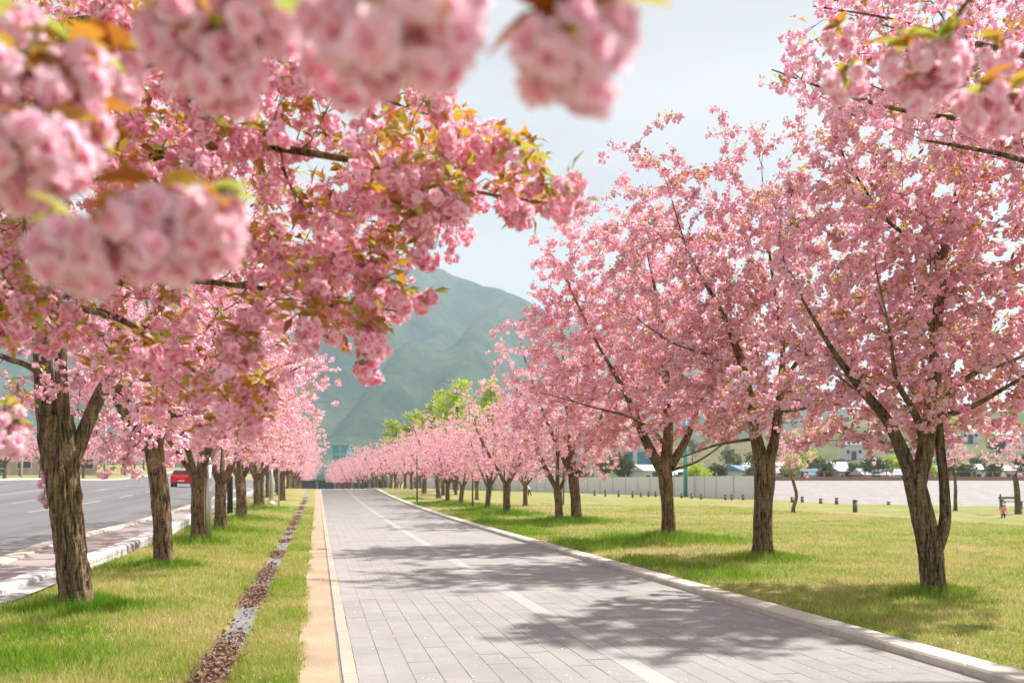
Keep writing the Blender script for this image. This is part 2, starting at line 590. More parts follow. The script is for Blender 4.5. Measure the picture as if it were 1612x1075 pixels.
# left edging stones, sand, gutter
edge = strip("path_edge", M_BED, along(0.10, YS), along(0.152, YS), -0.02, kind="structure")
def stones(name, mat, x0, x1, y0, y1, ln, top, depth, parent, bev=0.012, gap=0.008, jit=0.004, rise=0.0, limit=300):
    me = {}
    y = y0
    k = 0
    while y < y1:
        l_ = ln * (1.0 if limit > 299 else 1)
        if 'm' not in me:
            b = MB(); b.box((0, 0, -depth / 2), (x1 - x0, l_ - gap, depth), 0, bev)
            me['m'] = b.mesh(name, mat)
        xm = (x0 + x1) / 2
        sl = (float(gz(xm, y + l_)) - float(gz(xm, y))) / l_
        obj(name, me['m'], parent, (xm + rng.normal(0, jit), y + l_ / 2, float(gz(xm, y + l_ / 2)) + top + rng.normal(0, jit * 0.5)), (math.atan(sl), rng.normal(0, 0.006), rng.normal(0, 0.003)))
        y += l_
        k += 1
stones("edging_stone", M_EDGE, 0.185, 0.296, -2, 96, 1.0, 0.006, 0.10, edge, 0.006, 0.006, 0.002)
strip("sand_strip", M_SAND, along(-0.17, YS), along(0.165, YS), 0.004, kind="structure")
kerb = strip("kerb", M_BED, along(4.84, YS), along(5.22, YS), -0.03, kind="structure")
stones("kerb_stone", M_KERB, 4.90, 5.19, -3, 96, 1.0, 0.075, 0.25, kerb, 0.018, 0.008, 0.004)
strip("kerb_dirt", M_SAND, along(4.835, YS), along(4.90, YS), -0.006, kerb)
gut = strip("drain_channel", M_BED, along(-0.90, YS), along(-0.65, YS), -0.03, kind="structure")
stones("drain_slab", M_DRAIN, -0.885, -0.665, 0, 96, 0.6, 0.004, 0.05, gut, 0.006, 0.012, 0.006)

# ------------------------------------------------------------------ street on the left
def pl(pts, n=60):
    return smooth_line(np.array([P(*p) for p in pts]), 1.5)
def resamp(l, n):
    s = np.concatenate(([0], np.cumsum(np.linalg.norm(np.diff(l, axis=0), axis=1))))
    u = np.linspace(0, s[-1], n)
    return np.stack([np.interp(u, s, l[:, k]) for k in range(l.shape[1])], -1)
def onground(xs, ys):
    xs, ys = np.asarray(xs, float), np.asarray(ys, float)
    return np.stack((xs, ys, gz(xs, ys)), -1)
YW = np.concatenate((np.arange(-8, 40, 1.0), np.arange(40, 230, 3.0)))
def xk(y):   # right edge of the white kerb
    return -3.88 - 0.9 * sstep(y, 16, 45)
def xb(y):   # right edge of the beige kerb
    return -5.15 - 0.75 * sstep(y, 14, 24) - 0.5 * sstep(y, 30, 60)
wk = obj("white_kerb", None, kind="structure")
def kerb_run(name, mat, xf, wdt, y0, y1, ln, top, parent):
    y = y0
    while y < y1:
        b = MB(); b.box((0, 0, -0.12), (wdt, ln - 0.02, 0.24), 0, 0.03)
        me = b.mesh(name, mat)
        xa, xc = float(xf(y)) - wdt / 2, float(xf(y + ln)) - wdt / 2
        ym = y + ln / 2
        xm = (xa + xc) / 2
        sl = (float(gz(xm, y + ln)) - float(gz(xm, y))) / ln
        obj(name, me, parent, (xm, ym, float(gz(xm, ym)) + top), (math.atan(sl), rng.normal(0, 0.004), -math.atan2(xc - xa, ln) + rng.normal(0, 0.004)))
        y += ln
kerb_run("kerb_stone", M_WKERB, xk, 0.34, 4, 100, 1.2, 0.14, wk)
bk = obj("beige_kerb", None, kind="structure")
kerb_run("kerb_stone", M_BKERB, xb, 0.40, 4, 100, 1.5, 0.07, bk)
strip("pavement", M_WALK, onground(xb(YW) + 0.02, YW), onground(xk(YW) - 0.30, YW), 0.03, kind="structure")
strip("kerb_side_strip", M_KERBSIDE, onground(xk(YW) - 0.05, YW), onground(xk(YW) + 0.30 * (1 - sstep(YW, 13.5, 15.5)) + 0.01, YW), 0.06, kind="structure")  # flat grey strip along the verge side of the white kerb
def grid_strip(name, mat, xl, xr, ys, dz, nx=14, parent=None, **kw):
    t = np.linspace(0, 1, nx)
    X = xl[:, None] * (1 - t) + xr[:, None] * t
    Y = np.repeat(ys[:, None], nx, 1)
    Z = gz(X, Y) + dz
    m = len(ys)
    i = np.arange(m - 1)[:, None] * nx + np.arange(nx - 1)[None]
    f = np.stack((i, i + 1, i + nx + 1, i + nx), -1).reshape(-1, 4)
    return obj(name, mesh_np(name, np.stack((X, Y, Z), -1).reshape(-1, 3), [f], (mat,), [0], smooth=True), parent, **kw)
XF = -26.0
road = grid_strip("road", M_ASPH, np.full(YW.shape, XF), xb(YW) - 0.36, YW, -0.02, kind="structure")
for xx, ln, gp in ((-12.2, 4.0, 5.0), (-15.6, 4.0, 5.0), (-19.2, 400, 0), (-22.6, 4.0, 5.0)):
    y = 6.0
    v, f = [], []
    while y < 220:
        ye = min(y + ln, 220)
        n = max(2, int((ye - y) / 2))
        for a in range(n):
            y0, y1 = y + (ye - y) * a / n, y + (ye - y) * (a + 1) / n
            q = len(v)
            for (X_, Y_) in ((xx - 0.09, y0), (xx + 0.09, y0), (xx + 0.09, y1), (xx - 0.09, y1)):
                v.append((X_, Y_, float(gz(X_, Y_)) - 0.013))
            f.append((q, q + 1, q + 2, q + 3))
        y = ye + gp
    obj("lane_marking", mesh_np("lane_marking", np.array(v), [np.array(f)], (M_LANE,), [0]), road)
fk = obj("far_kerb", None, kind="structure")
kerb_run("kerb_stone", M_WKERB, lambda y: -25.9 + 0 * y, 0.4, 30, 215, 4.0, 0.12, fk)

# ------------------------------------------------------------------ flowers and leaves
def flower(rng, n, R, nu=3, nv=4, low=-0.45, fat=1.0):
    V, F, T = [], [], []
    g = np.pi * (3 - 5 ** 0.5)
    u = np.linspace(-1, 1, nu)[None, :]
    v = np.linspace(0, 1, nv)[:, None]
    for i in range(n):
        ct = 0.97 - (0.97 - low) * (i + 0.5) / n + rng.normal(0, 0.06)
        ct = min(0.99, max(-0.8, ct))
        st = math.sqrt(1 - ct * ct)
        ph = g * i + rng.normal(0, 0.25)
        d = np.array((st * math.cos(ph), st * math.sin(ph), ct))
        o = np.array((ct * math.cos(ph), ct * math.sin(ph), -st))     # away from the axis
        wv = np.cross(d, o)
        tw = rng.normal(0, 0.5)
        wv = wv * math.cos(tw) + o * math.sin(tw)
        r = R * rng.uniform(0.85, 1.1) * (0.82 + 0.25 * st)
        W = R * rng.uniform(0.42, 0.6) * fat
        prof = np.sin(np.pi * (0.12 + 0.70 * v)) ** 0.7
        rag = 1 - 0.10 * (np.abs(u) < 0.3) * (v > 0.95)
        p = d * (r * (0.18 + 0.82 * v) * rag)[..., None] + o * (0.28 * r * v ** 2 * (0.3 + st) + 0 * u)[..., None] + wv * (u * W * prof)[..., None] + d * (-0.28 * R * u ** 2 * v)[..., None]
        p = p + rng.normal(0, 0.03 * R, p.shape) * v[..., None]
        q = len(V) * nu * nv
        V.append(p.reshape(-1, 3))
        idx = np.arange((nv - 1))[:, None] * nu + np.arange(nu - 1)[None]
        F.append(np.stack((idx, idx + 1, idx + nu + 1, idx + nu), -1).reshape(-1, 4) + q)
        T.append(np.clip(0.20 + 0.50 * v + 0.10 * v * u ** 2 + rng.normal(0, 0.13) + 0 * u, 0, 1).ravel())
    return np.concatenate(V), np.concatenate(F), np.concatenate(T)

def align(z):
    z = z / np.linalg.norm(z)
    a = np.array((1.0, 0, 0)) if abs(z[0]) < 0.8 else np.array((0, 1.0, 0))
    x = np.cross(a, z); x /= np.linalg.norm(x)
    return np.stack((x, np.cross(z, x), z), 1)

def cluster(rng, nf, npet, R, spread, nu, nv, fat=1.0):
    parts = []
    for k in range(nf):
        c = rng.normal(0, 1, 3); c[2] = c[2] * 0.8 - 0.25
        c /= np.linalg.norm(c) + 1e-6
        fl = flower(rng, npet, R * rng.uniform(0.85, 1.12), nu, nv, -0.35, fat)
        loc = c * spread * rng.uniform(0.7, 1.1)
        parts.append(stamp(fl, align(c + rng.normal(0, 0.25, 3))[None], loc[None], np.ones(1), np.array([rng.normal(0, 0.07)])))
    return join(parts)

def leaf_tmpl(rng, L_=0.075, W_=0.034, bend=0.35):
    n = 4
    t = np.linspace(0, 1, n + 1)
    w_ = W_ / 2 * np.array((0.05, 0.8, 1.0, 0.66, 0.0))
    x = L_ * t * (1 - 0.1 * bend * t)
    z = -L_ * bend * t ** 2 * 0.8
    mid = np.stack((x, 0 * t, z), -1)
    lf = np.stack((x, w_, z + w_ * 0.55), -1)
    rt = np.stack((x, -w_, z + w_ * 0.55), -1)
    V = np.concatenate((mid, lf, rt))
    i = np.arange(n)
    F = np.concatenate((np.stack((i, i + 1, n + 2 + i, n + 1 + i), -1), np.stack((i, 2 * n + 2 + i, 2 * n + 3 + i, i + 1), -1)))
    return V, F, np.full(len(V), 0.5)

def tuft(rng, k, L_=0.07):
    parts = []
    for i in range(k):
        lt = leaf_small(L_ * rng.uniform(0.7, 1.25))
        ph, el = rng.uniform(0, 2 * np.pi), rng.uniform(-0.4, 0.7)
        x = np.array((math.cos(ph) * math.cos(el), math.sin(ph) * math.cos(el), math.sin(el)))
        y = np.cross((0, 0, 1), x); y /= np.linalg.norm(y)
        R = np.stack((x, y, np.cross(x, y)), 1)
        parts.append(stamp(lt, R[None], x[None] * 0.01, np.ones(1), np.array([rng.normal(0, 0.22)])))
    return join(parts)

def leaf_small(L_):
    V = np.array(((0, 0, 0), (0.45, 0.19, 0.06), (1, 0, -0.16), (0.5, 0, 0.0), (0.45, -0.19, 0.06))) * L_
    F = np.array(((0, 3, 2, 1), (0, 4, 2, 3)))
    return V, F, np.full(5, 0.5)

rg = np.random.default_rng(11)
CL_MID = [cluster(rg, 8, 15, 0.027, 0.043, 3, 3) for _ in range(8)]
CL_LOD = [cluster(rg, 7, 6, 0.025, 0.040, 2, 2, 1.6) for _ in range(6)]
def puff_cluster(rng, nf, R, spread):
    """far-away version: every double flower is a ruffled dome"""
    parts = []
    for k in range(nf):
        c = rng.normal(0, 1, 3); c[2] = c[2] * 0.8 - 0.25
        c /= np.linalg.norm(c) + 1e-6
        m = 6
        V, T = [(0, 0, R * .72)], [rng.uniform(.4, .62)]
        for th, rr, tn in ((0.85, 1.0, .74), (1.75, .95, .5)):
            for a in range(m):
                ph = 2 * np.pi * (a + .5 * (th > 1)) / m + rng.normal(0, .15)
                r = R * rr * (1 + .26 * (-1) ** a * (1 if th < 1 else -1)) * rng.uniform(.85, 1.12)
                V.append((r * math.sin(th) * math.cos(ph), r * math.sin(th) * math.sin(ph), r * math.cos(th)))
                T.append(tn + (.2 if r > R * rr else -.22) + rng.normal(0, .09))
        F = [(0, 1 + a, 1 + (a + 1) % m, 1 + (a + 1) % m) for a in range(0)]
        tri = [(0, 1 + a, 1 + (a + 1) % m) for a in range(m)]
        for a in range(m):
            i0, i1, j0, j1 = 1 + a, 1 + (a + 1) % m, 1 + m + a, 1 + m + (a + 1) % m
            tri += [(i0, j0, i1), (i1, j0, j1)]
        loc = c * spread * rng.uniform(.75, 1.15)
        parts.append(stamp((np.array(V), np.array(tri), np.clip(np.array(T), 0, 1)), align(c + rng.normal(0, .25, 3))[None], loc[None], np.array([rng.uniform(.85, 1.15)]), np.array([rng.normal(0, .08)])))
    return join(parts)
CL_LO = [puff_cluster(rg, 4, 0.031, 0.041) for _ in range(7)]
CL_FAR = [cluster(rg, 4, 4, 0.042, 0.055, 2, 2, 1.7) for _ in range(5)]
TUFT = [tuft(rg, 6, 0.066) for _ in range(6)]
TUFT_S = [tuft(rg, 3, 0.075) for _ in range(5)]
def me_of(t, name, mat):
    return mesh_np(name, t[0], [t[1]], (mat,), [0], {"tone": t[2]})
ME_MID = [me_of(t, "blossom_cluster", M_PETAL) for t in CL_MID]
ME_LOD = [me_of(t, "blossom_cluster", M_PETAL) for t in CL_LOD]
ME_TUFT = [me_of((t[0], t[1], np.clip(t[2] + s_, 0, 1)), "leaf_tuft", M_LEAF) for t, s_ in zip(TUFT, (-0.2, -0.05, 0.1, 0.2, 0.35, -0.1))]

def scatter(name, tm, locs, rng, mat, smin, smax, tvar, tilt=0.5, parent=None, bias=0.0):
    k = rng.integers(0, len(tm), len(locs))
    parts = []
    for i, t in enumerate(tm):
        s = locs[k == i]
        if len(s):
            parts.append(stamp(t, rotmats(len(s), rng, tilt), s, rng.uniform(smin, smax, len(s)), rng.normal(bias, tvar, len(s))))
    v, f, t = join(parts)
    return mesh_np(name, v, [f], (mat,), [0], {"tone": t})

# ------------------------------------------------------------------ trees
def grow(limbs, targets, rng, zmin, step=0.15, up=0.15, rt=0.0028, jit=0.03, plen=0.3):
    N = 40000
    Pn = np.zeros((N, 3)); D = np.zeros((N, 3)); Lp = np.zeros(N); own = np.full(N, -1)
    n = 0
    for l_ in limbs:
        q = smooth_line(l_[:, :3], 0.12)
        t = np.gradient(q, axis=0); t /= np.linalg.norm(t, axis=1)[:, None] + 1e-9
        s = np.concatenate(([0], np.cumsum(np.linalg.norm(np.diff(q, axis=0), axis=1))))
        ok = q[:, 2] > zmin
        m = ok.sum()
        Pn[n:n + m], D[n:n + m], Lp[n:n + m] = q[ok], t[ok], 0.25 * s[ok]
        n += m
    n0 = n
    dd = np.array([np.min(np.linalg.norm(Pn[:n0] - t, axis=1)) for t in targets])
    chains, par = [], []
    for t in targets[np.argsort(dd)]:
        v = t - Pn[:n]
        dist = np.linalg.norm(v, axis=1) + 1e-6
        cosang = np.einsum('ij,ij->i', v, D[:n]) / dist
        cost = dist * (1 + 0.45 * (1 - cosang)) + plen * Lp[:n]
        j = int(np.argmin(cost))
        Ld = dist[j]
        if Ld < 0.07:
            continue
        m = max(2, int(Ld / step))
        u = (np.arange(1, m + 1) / m)[:, None]
        p0 = Pn[j]
        p1 = p0 + (D[j] * 0.4 + np.array((0, 0, up))) * Ld
        pts = (1 - u) ** 2 * p0 + 2 * u * (1 - u) * p1 + u ** 2 * t
        pts = pts + rng.normal(0, jit, pts.shape) * np.minimum(1, Ld) * np.sin(np.pi * u * 0.9)
        if n + m >= N:
            break
        Pn[n:n + m] = pts
        full = np.concatenate((p0[None], pts))
        dr = np.diff(full, axis=0); dr /= np.linalg.norm(dr, axis=1)[:, None] + 1e-9
        D[n:n + m] = dr
        Lp[n:n + m] = Lp[j] + Ld * u[:, 0]
        c = len(chains)
        par.append(own[j]); own[n:n + m] = c
        chains.append(full)
        n += m
    cnt = np.ones(len(chains))
    for c in range(len(chains) - 1, -1, -1):
        if par[c] >= 0:
            cnt[par[c]] += cnt[c]
    out = []
    for c, ch in enumerate(chains):
        rb = min(0.03, rt * 1.15 * cnt[c] ** 0.52)
        out.append((ch, np.linspace(rb, rt * 0.75, len(ch))))
    return out

def chain_points(chains, rng, spacing, rmax=0.012, jit=0.03, start=0.2):
    out, tips = [], []
    for ch, r in chains:
        s = np.concatenate(([0], np.cumsum(np.linalg.norm(np.diff(ch, axis=0), axis=1))))
        Lt = s[-1]
        k = max(1, int(Lt / spacing))
        u = np.sort(rng.uniform(start * Lt, Lt, k))
        rr = np.interp(u, s, r)
        p = np.stack([np.interp(u, s, ch[:, a]) for a in range(3)], -1)[rr < rmax]
        out.append(p + rng.normal(0, jit, p.shape))
        tips.append(ch[-1])
    return np.concatenate(out), np.array(tips)

def tubes_mesh(name, lines, mat, k=4):
    V, F, n = [], [], 0
    for p, r in lines:
        v, f = tube(p, r, k)
        V.append(v); F.append(f + n); n += len(v)
    return mesh_np(name, np.concatenate(V), [np.concatenate(F)], (mat,), [0], smooth=True)

def bark_tube(name, line, mat, k=28, step=0.05, rough=0.10, seed=0.0, flare=0.0, zbase=0.0, rfreq=4.0):
    q = smooth_line(line, step)
    p, r = q[:, :3], q[:, 3]
    t, n, b = frames(p)
    a = np.arange(k) * 2 * np.pi / k
    ring = np.cos(a)[None, :, None] * n[:, None] + np.sin(a)[None, :, None] * b[:, None]
    s = np.concatenate(([0], np.cumsum(np.linalg.norm(np.diff(p, axis=0), axis=1))))
    A, S = np.meshgrid(a, s)
    c3 = np.stack((np.cos(A) * rfreq + seed, np.sin(A) * rfreq, S * 1.6 + seed), -1)
    f1 = 1 - np.abs(2 * fbm(c3, 3) - 1) * 2
    f2 = fbm(np.stack((np.cos(A) * 1.6 + seed, np.sin(A) * 1.6, S * 1.1), -1), 2) - 0.5
    f3 = fbm(np.stack((np.cos(A) * 11 + seed, np.sin(A) * 11, S * 9), -1), 2) - 0.5
    mul = 1 + rough * (0.9 * f1 - 0.35) + 0.28 * f2 + rough * 0.8 * f3
    if flare:
        hgt = np.clip(p[:, 2] - zbase, 0, 9)
        lobes = 0.55 + 0.45 * np.cos(A * 5 + seed) * 0.8 + 0.3 * f2
        mul = mul + flare * (np.exp(-hgt / 0.10) + .35 * np.exp(-hgt / 0.35))[:, None] * lobes
    v = p[:, None] + ring * (r[:, None] * mul)[..., None]
    m = len(p)
    i = np.arange(m - 1)[:, None] * k
    j = np.arange(k)[None]
    f = np.stack((i + j, i + k + j, i + k + (j + 1) % k, i + (j + 1) % k), -1).reshape(-1, 4)
    cap = np.array([[(m - 1) * k + x for x in range(k)]])
    return mesh_np(name, v.reshape(-1, 3), [f, cap], (mat,), [0, 0], smooth=True)

def envelope(rng, n, c, rx, ry, rz, zmin, lump=0.35, seed=0.0, power=0.5):
    out = []
    while len(out) < n:
        q = rng.normal(0, 1, (4 * n, 3))
        q /= np.linalg.norm(q, axis=1)[:, None]
        r = rng.uniform(0, 1, 4 * n) ** power
        lim = 1 - lump * (1 - 1.6 * vnoise(q * 2.2 + seed))
        p = q * (r * np.clip(lim, 0.4, 1.15))[:, None] * np.array((rx, ry, rz)) + np.array(c)
        p = p[p[:, 2] > zmin + 0.35 * rng.uniform(0, 1, len(p))]
        out += list(p)
    return np.array(out[:n])

def plumes(rng, n, c, rx, ry, rz, lo=0.3, hi=0.9):
    """upright sprays standing out of the top of the crown"""
    ph, rr = rng.uniform(0, 2 * np.pi, n), np.sqrt(rng.uniform(0.02, 0.75, n))
    b = np.stack((c[0] + rx * rr * np.cos(ph), c[1] + ry * rr * np.sin(ph), c[2] + rz * np.sqrt(1 - rr ** 2)), -1)
    out = []
    for k in range(n):
        h = rng.uniform(lo, hi)
        o = np.array((math.cos(ph[k]), math.sin(ph[k]), 0)) * rr[k] * 0.45
        out += [b[k] + (o + (0, 0, 1.0)) * h]
    return np.array(out)

def wood_parts(root, trunk, limbs, chains, base, k=28, rough=0.10, step=0.05, seed=0.0, ltw=4, flare=0.5):
    off = np.array((*base, 0.0))
    obj("trunk", bark_tube("trunk", trunk - off, M_BARK, k, step, rough, seed, flare, 0.0), root)
    for i, l_ in enumerate(limbs):
        big = l_[0, 3] > 0.05
        obj("branch", bark_tube("branch", l_ - off, M_BARK2 if not big else M_BARK, 14 if big else 9, 0.08, rough * 0.55, seed + i + 1), root)
    obj("twigs", tubes_mesh("twigs", [(p - np.array(base), r) for p, r in chains], M_TWIG, ltw), root, kind="stuff")

def finish_tree(root, base, pts, rng, tm, me_parts, nparts, spacing, smin=0.85, smax=1.25, leaf_frac=0.45, tufts=TUFT_S, nleaf_parts=0):
    rel = pts - np.array(base)
    px, py, d = project(pts)
    vis = (px > -60) & (px < 1680) & (py > -60) & (py < 1100)
    order = np.argsort(np.where(vis, d, 1e5 + d))
    a, b = order[:nparts], order[nparts:]
    for i in a:
        obj("blossom_cluster", me_parts[rng.integers(len(me_parts))], root, rel[i], (rng.normal(0, 0.5), rng.normal(0, 0.5), rng.uniform(0, 6.28)), rng.uniform(smin, smax))
    if len(b):
        obj("blossoms", scatter("blossoms", tm, rel[b], rng, M_PETAL, smin, smax, 0.06), root, kind="stuff")
    nl = int(len(pts) * leaf_frac)
    li = rng.choice(len(pts), nl, replace=nl > len(pts))
    lo = rel[li] + rng.normal(0, 0.03, (nl, 3)) + np.array((0, 0, 0.05))
    if nleaf_parts:
        o2 = np.argsort(np.where(vis[li], d[li], 1e5 + d[li]))
        for i in o2[:nleaf_parts]:
            obj("leaf_tuft", ME_TUFT[rng.integers(len(ME_TUFT))], root, lo[i], (rng.normal(0, 0.5), rng.normal(0, 0.5), rng.uniform(0, 6.28)), rng.uniform(0.8, 1.2))
        lo = lo[o2[nleaf_parts:]]
    if len(lo):
        obj("leaves", scatter("leaves", tufts, lo, rng, M_LEAF, 0.8, 1.25, 0.2, parent=root), root, kind="stuff")

def LP(*pts):
    """limb from (px, py, depth, radius)"""
    return np.array([(*P(a, b, c), r) for a, b, c, r in pts])

def poly_in(px, py, poly):
    c = np.zeros(px.shape, bool)
    n = len(poly)
    for i in range(n):
        x0, y0 = poly[i]; x1, y1 = poly[(i + 1) % n]
        hit = ((y0 > py) != (y1 > py)) & (px < (x1 - x0) * (py - y0) / (y1 - y0 + 1e-9) + x0)
        c ^= hit
    return c

def view_region(rng, n, poly, d0, d1):
    xs, ys = [q[0] for q in poly], [q[1] for q in poly]
    out = []
    while len(out) < n:
        a, b = rng.uniform(min(xs), max(xs), 400), rng.uniform(min(ys), max(ys), 400)
        ok = poly_in(a, b, poly)
        for x, y in zip(a[ok], b[ok]):
            out.append(P(x, y, rng.uniform(d0, d1)))
    return np.array(out[:n])

GROUP_L, GROUP_R = "cherry trees in the row along the street", "cherry trees in the row beside the lawn"

def hero(label, group, seed, base, trunk, limbs, targets, zmin, spacing, tm, me_parts, nparts, k=28, rough=0.1, step=0.05, leaf=0.45, rt=0.0028, nleaf=0, up=0.15, smin=0.85, smax=1.25):
    rng = np.random.default_rng(seed)
    root = thing("cherry_tree", label, "tree", (base[0], base[1], base[2]), 0, group)
    ch = grow(limbs + [trunk], targets, rng, zmin, rt=rt, up=up)
    wood_parts(root, trunk, limbs, ch, base, k, rough, step, seed * 1.37)
    pts, tips = chain_points(ch, rng, spacing)
    pts = np.concatenate((pts, tips + rng.normal(0, 0.02, tips.shape)))
    finish_tree(root, base, pts, rng, tm, me_parts, nparts, spacing, smin, smax, leaf, TUFT_S, nleaf)
    return root

def side(b, dx, dy, dz):
    return np.array((b[0] + dx, b[1] + dy, b[2] + dz))

def trunk_at(base, *pts):
    """(dx, dy, z, r) offsets"""
    return np.array([(base[0] + a, base[1] + b, base[2] + c, r) for a, b, c, r in pts])

# ---- right row, nearest: forks low, extra stem on its right
rgt = np.random.default_rng(31)
rgs = np.random.default_rng(313)
b1 = G(1470, 944); d1 = project(b1)[2]
tr = LP((1470, 956, d1, 0.1380), (1469, 930, d1, 0.1334), (1464, 870, d1, 0.1362), (1452, 810, d1, 0.1288), (1443, 770, d1, 0.1242), (1437, 745, d1, 0.1150))
lm = [LP((1438, 760, d1, .085), (1420, 710, d1 - .1, .08), (1396, 660, d1 - .2, .068), (1350, 605, d1 - .5, .05), (1310, 550, d1 - .7, .03), (1262, 470, d1 - .9, .014)),
      LP((1443, 765, d1, .11), (1458, 700, d1, .1), (1470, 610, d1, .085), (1476, 500, d1, .066), (1480, 430, d1, .055), (1450, 385, d1, .035), (1395, 345, d1 - .3, .02), (1330, 250, d1 - .5, .01)),
      LP((1478, 440, d1, .05), (1492, 370, d1 + .1, .045), (1506, 300, d1 + .2, .03), (1520, 180, d1 + .3, .014), (1530, 60, d1 + .3, .008)),
      LP((1474, 870, d1, .075), (1487, 820, d1, .072), (1486, 760, d1, .062), (1479, 690, d1 + .05, .055), (1482, 640, d1 + .1, .05), (1530, 590, d1 + .3, .035), (1610, 560, d1 + .6, .022), (1700, 500, d1 + .9, .01)),
      LP((1455, 705, d1, .05), (1440, 650, d1 - .3, .042), (1412, 600, d1 - .7, .03), (1400, 520, d1 - 1.1, .015), (1380, 430, d1 - 1.4, .009)),
      LP((1480, 655, d1, .035), (1530, 640, d1 - .4, .03), (1600, 600, d1 - .8, .02), (1680, 560, d1 - 1.2, .01)),
      LP((1474, 560, d1, .045), (1460, 500, d1 + .7, .03), (1430, 420, d1 + 1.3, .018), (1420, 300, d1 + 1.6, .009))]
tg = np.concatenate((envelope(rgt, 760, P(1475, 395, d1), 2.6, 1.9, 3.0, 1.75, 0.25, 3.0, 0.5),
                     envelope(rgt, 230, P(1430, 605, d1 + 1.3), 2.9, 1.2, 1.2, 1.55, 0.25, 5.0, 0.5)))
hero("nearest cherry tree on the lawn, low fork with a thin extra stem on its right", GROUP_R, 31, b1, tr, lm, tg, b1[2] + 1.3, 0.074, CL_LO, ME_MID, 300, 40, 0.13, 0.04, 1.15)

# ---- right row, second: V fork
b2 = G(1200, 886); d2 = project(b2)[2]
tr = LP((1200, 896, d2, .19), (1201, 870, d2, .175), (1202, 800, d2, .165), (1204, 740, d2, .17), (1205, 715, d2, .16))
lm = [LP((1200, 735, d2, .12), (1189, 680, d2, .105), (1184, 640, d2, 0.0810), (1164, 560, d2 - .2, 0.0675), (1130, 480, d2 - .4, 0.0360), (1085, 400, d2 - .6, 0.0180), (1050, 290, d2 - .7, 0.0072)),
      LP((1208, 735, d2, .11), (1220, 690, d2, 0.0855), (1228, 620, d2 + .1, 0.0720), (1232, 540, d2 + .2, 0.0432), (1215, 430, d2 + .3, 0.0252), (1200, 280, d2 + .3, 0.0086)),
      LP((1228, 610, d2, 0.0432), (1275, 540, d2 + .2, 0.0324), (1330, 470, d2 + .4, 0.0180), (1370, 400, d2 + .5, 0.0072)),
      LP((1170, 580, d2, 0.0360), (1120, 560, d2 - .6, 0.0252), (1060, 540, d2 - 1.2, 0.0144), (1000, 500, d2 - 1.5, 0.0065)),
      LP((1190, 690, d2, 0.0324), (1130, 700, d2 - .5, 0.0216), (1070, 720, d2 - 1.0, 0.0108), (1020, 730, d2 - 1.2, 0.0065)),
      LP((1222, 650, d2, 0.0360), (1290, 640, d2 - .7, 0.0216), (1360, 640, d2 - 1.3, 0.0086))]
c2 = P(1165, 470, d2)
tg = np.concatenate((envelope(rgt, 800, c2, 2.75, 1.9, 2.75, 2.0, 0.24, 8.0, 0.5), plumes(rgt, 34, c2, 2.7, 2.5, 2.4, 0.35, 1.15),
                     envelope(rgt, 190, P(1180, 625, d2 + 1.2), 3.0, 1.2, 1.25, 1.65, 0.25, 5.0, 0.5)))
hero("second cherry tree of the lawn row with thick trunk parting in a V", GROUP_R, 32, b2, tr, lm, tg, b2[2] + 1.7, 0.080, CL_LO, ME_LOD, 300, 34, 0.12, 0.05, 1.1, up=.2)

# ---- right row, third: stout leaning trunk
b3 = G(1053, 856); d3 = project(b3)[2]
tr = LP((1056, 864, d3, 0.1850), (1054, 845, d3, 0.1702), (1051, 790, d3, 0.1480), (1048, 750, d3, 0.1554), (1047, 725, d3, 0.1480))
lm = [LP((1042, 740, d3, .13), (1015, 690, d3 - .3, .1), (985, 620, d3 - .6, 0.0630), (940, 540, d3 - .9, 0.0288), (890, 440, d3 - 1.0, 0.0086)),
      LP((1048, 735, d3, .14), (1052, 660, d3, .11), (1045, 560, d3, 0.0765), (1030, 450, d3, 0.0360), (1005, 340, d3, 0.0101)),
      LP((1055, 735, d3, .12), (1085, 680, d3 + .3, 0.0810), (1110, 590, d3 + .6, 0.0432), (1120, 480, d3 + .9, 0.0216), (1110, 360, d3 + 1.0, 0.0086)),
      LP((1050, 700, d3, 0.0630), (1000, 660, d3 - 1.2, 0.0324), (930, 640, d3 - 2, 0.0180), (860, 620, d3 - 2.3, 0.0072)),
      LP((1058, 740, d3, 0.0360), (1100, 725, d3 - .3, 0.0252), (1150, 690, d3 - .6, 0.0144), (1190, 660, d3 - .8, 0.0072))]
c3 = P(1000, 520, d3)
tg = np.concatenate((envelope(rgt, 860, c3, 3.3, 2.0, 2.85, 2.0, 0.22, 12.0, 0.45), plumes(rgt, 28, c3, 3.0, 2.8, 2.5, 0.3, 1.1),
                     envelope(rgt, 200, P(1000, 640, d3), 3.4, 1.8, 1.4, 1.7, 0.25, 5.0, 0.5)))
hero("third cherry tree of the lawn row, stout split trunk in a bright grass tuft", GROUP_R, 33, b3, tr, lm, tg, b3[2] + 1.8, 0.08, CL_FAR, ME_LOD, 0, 30, 0.14, 0.06, 1.0, up=.2, smin=0.95, smax=1.35)

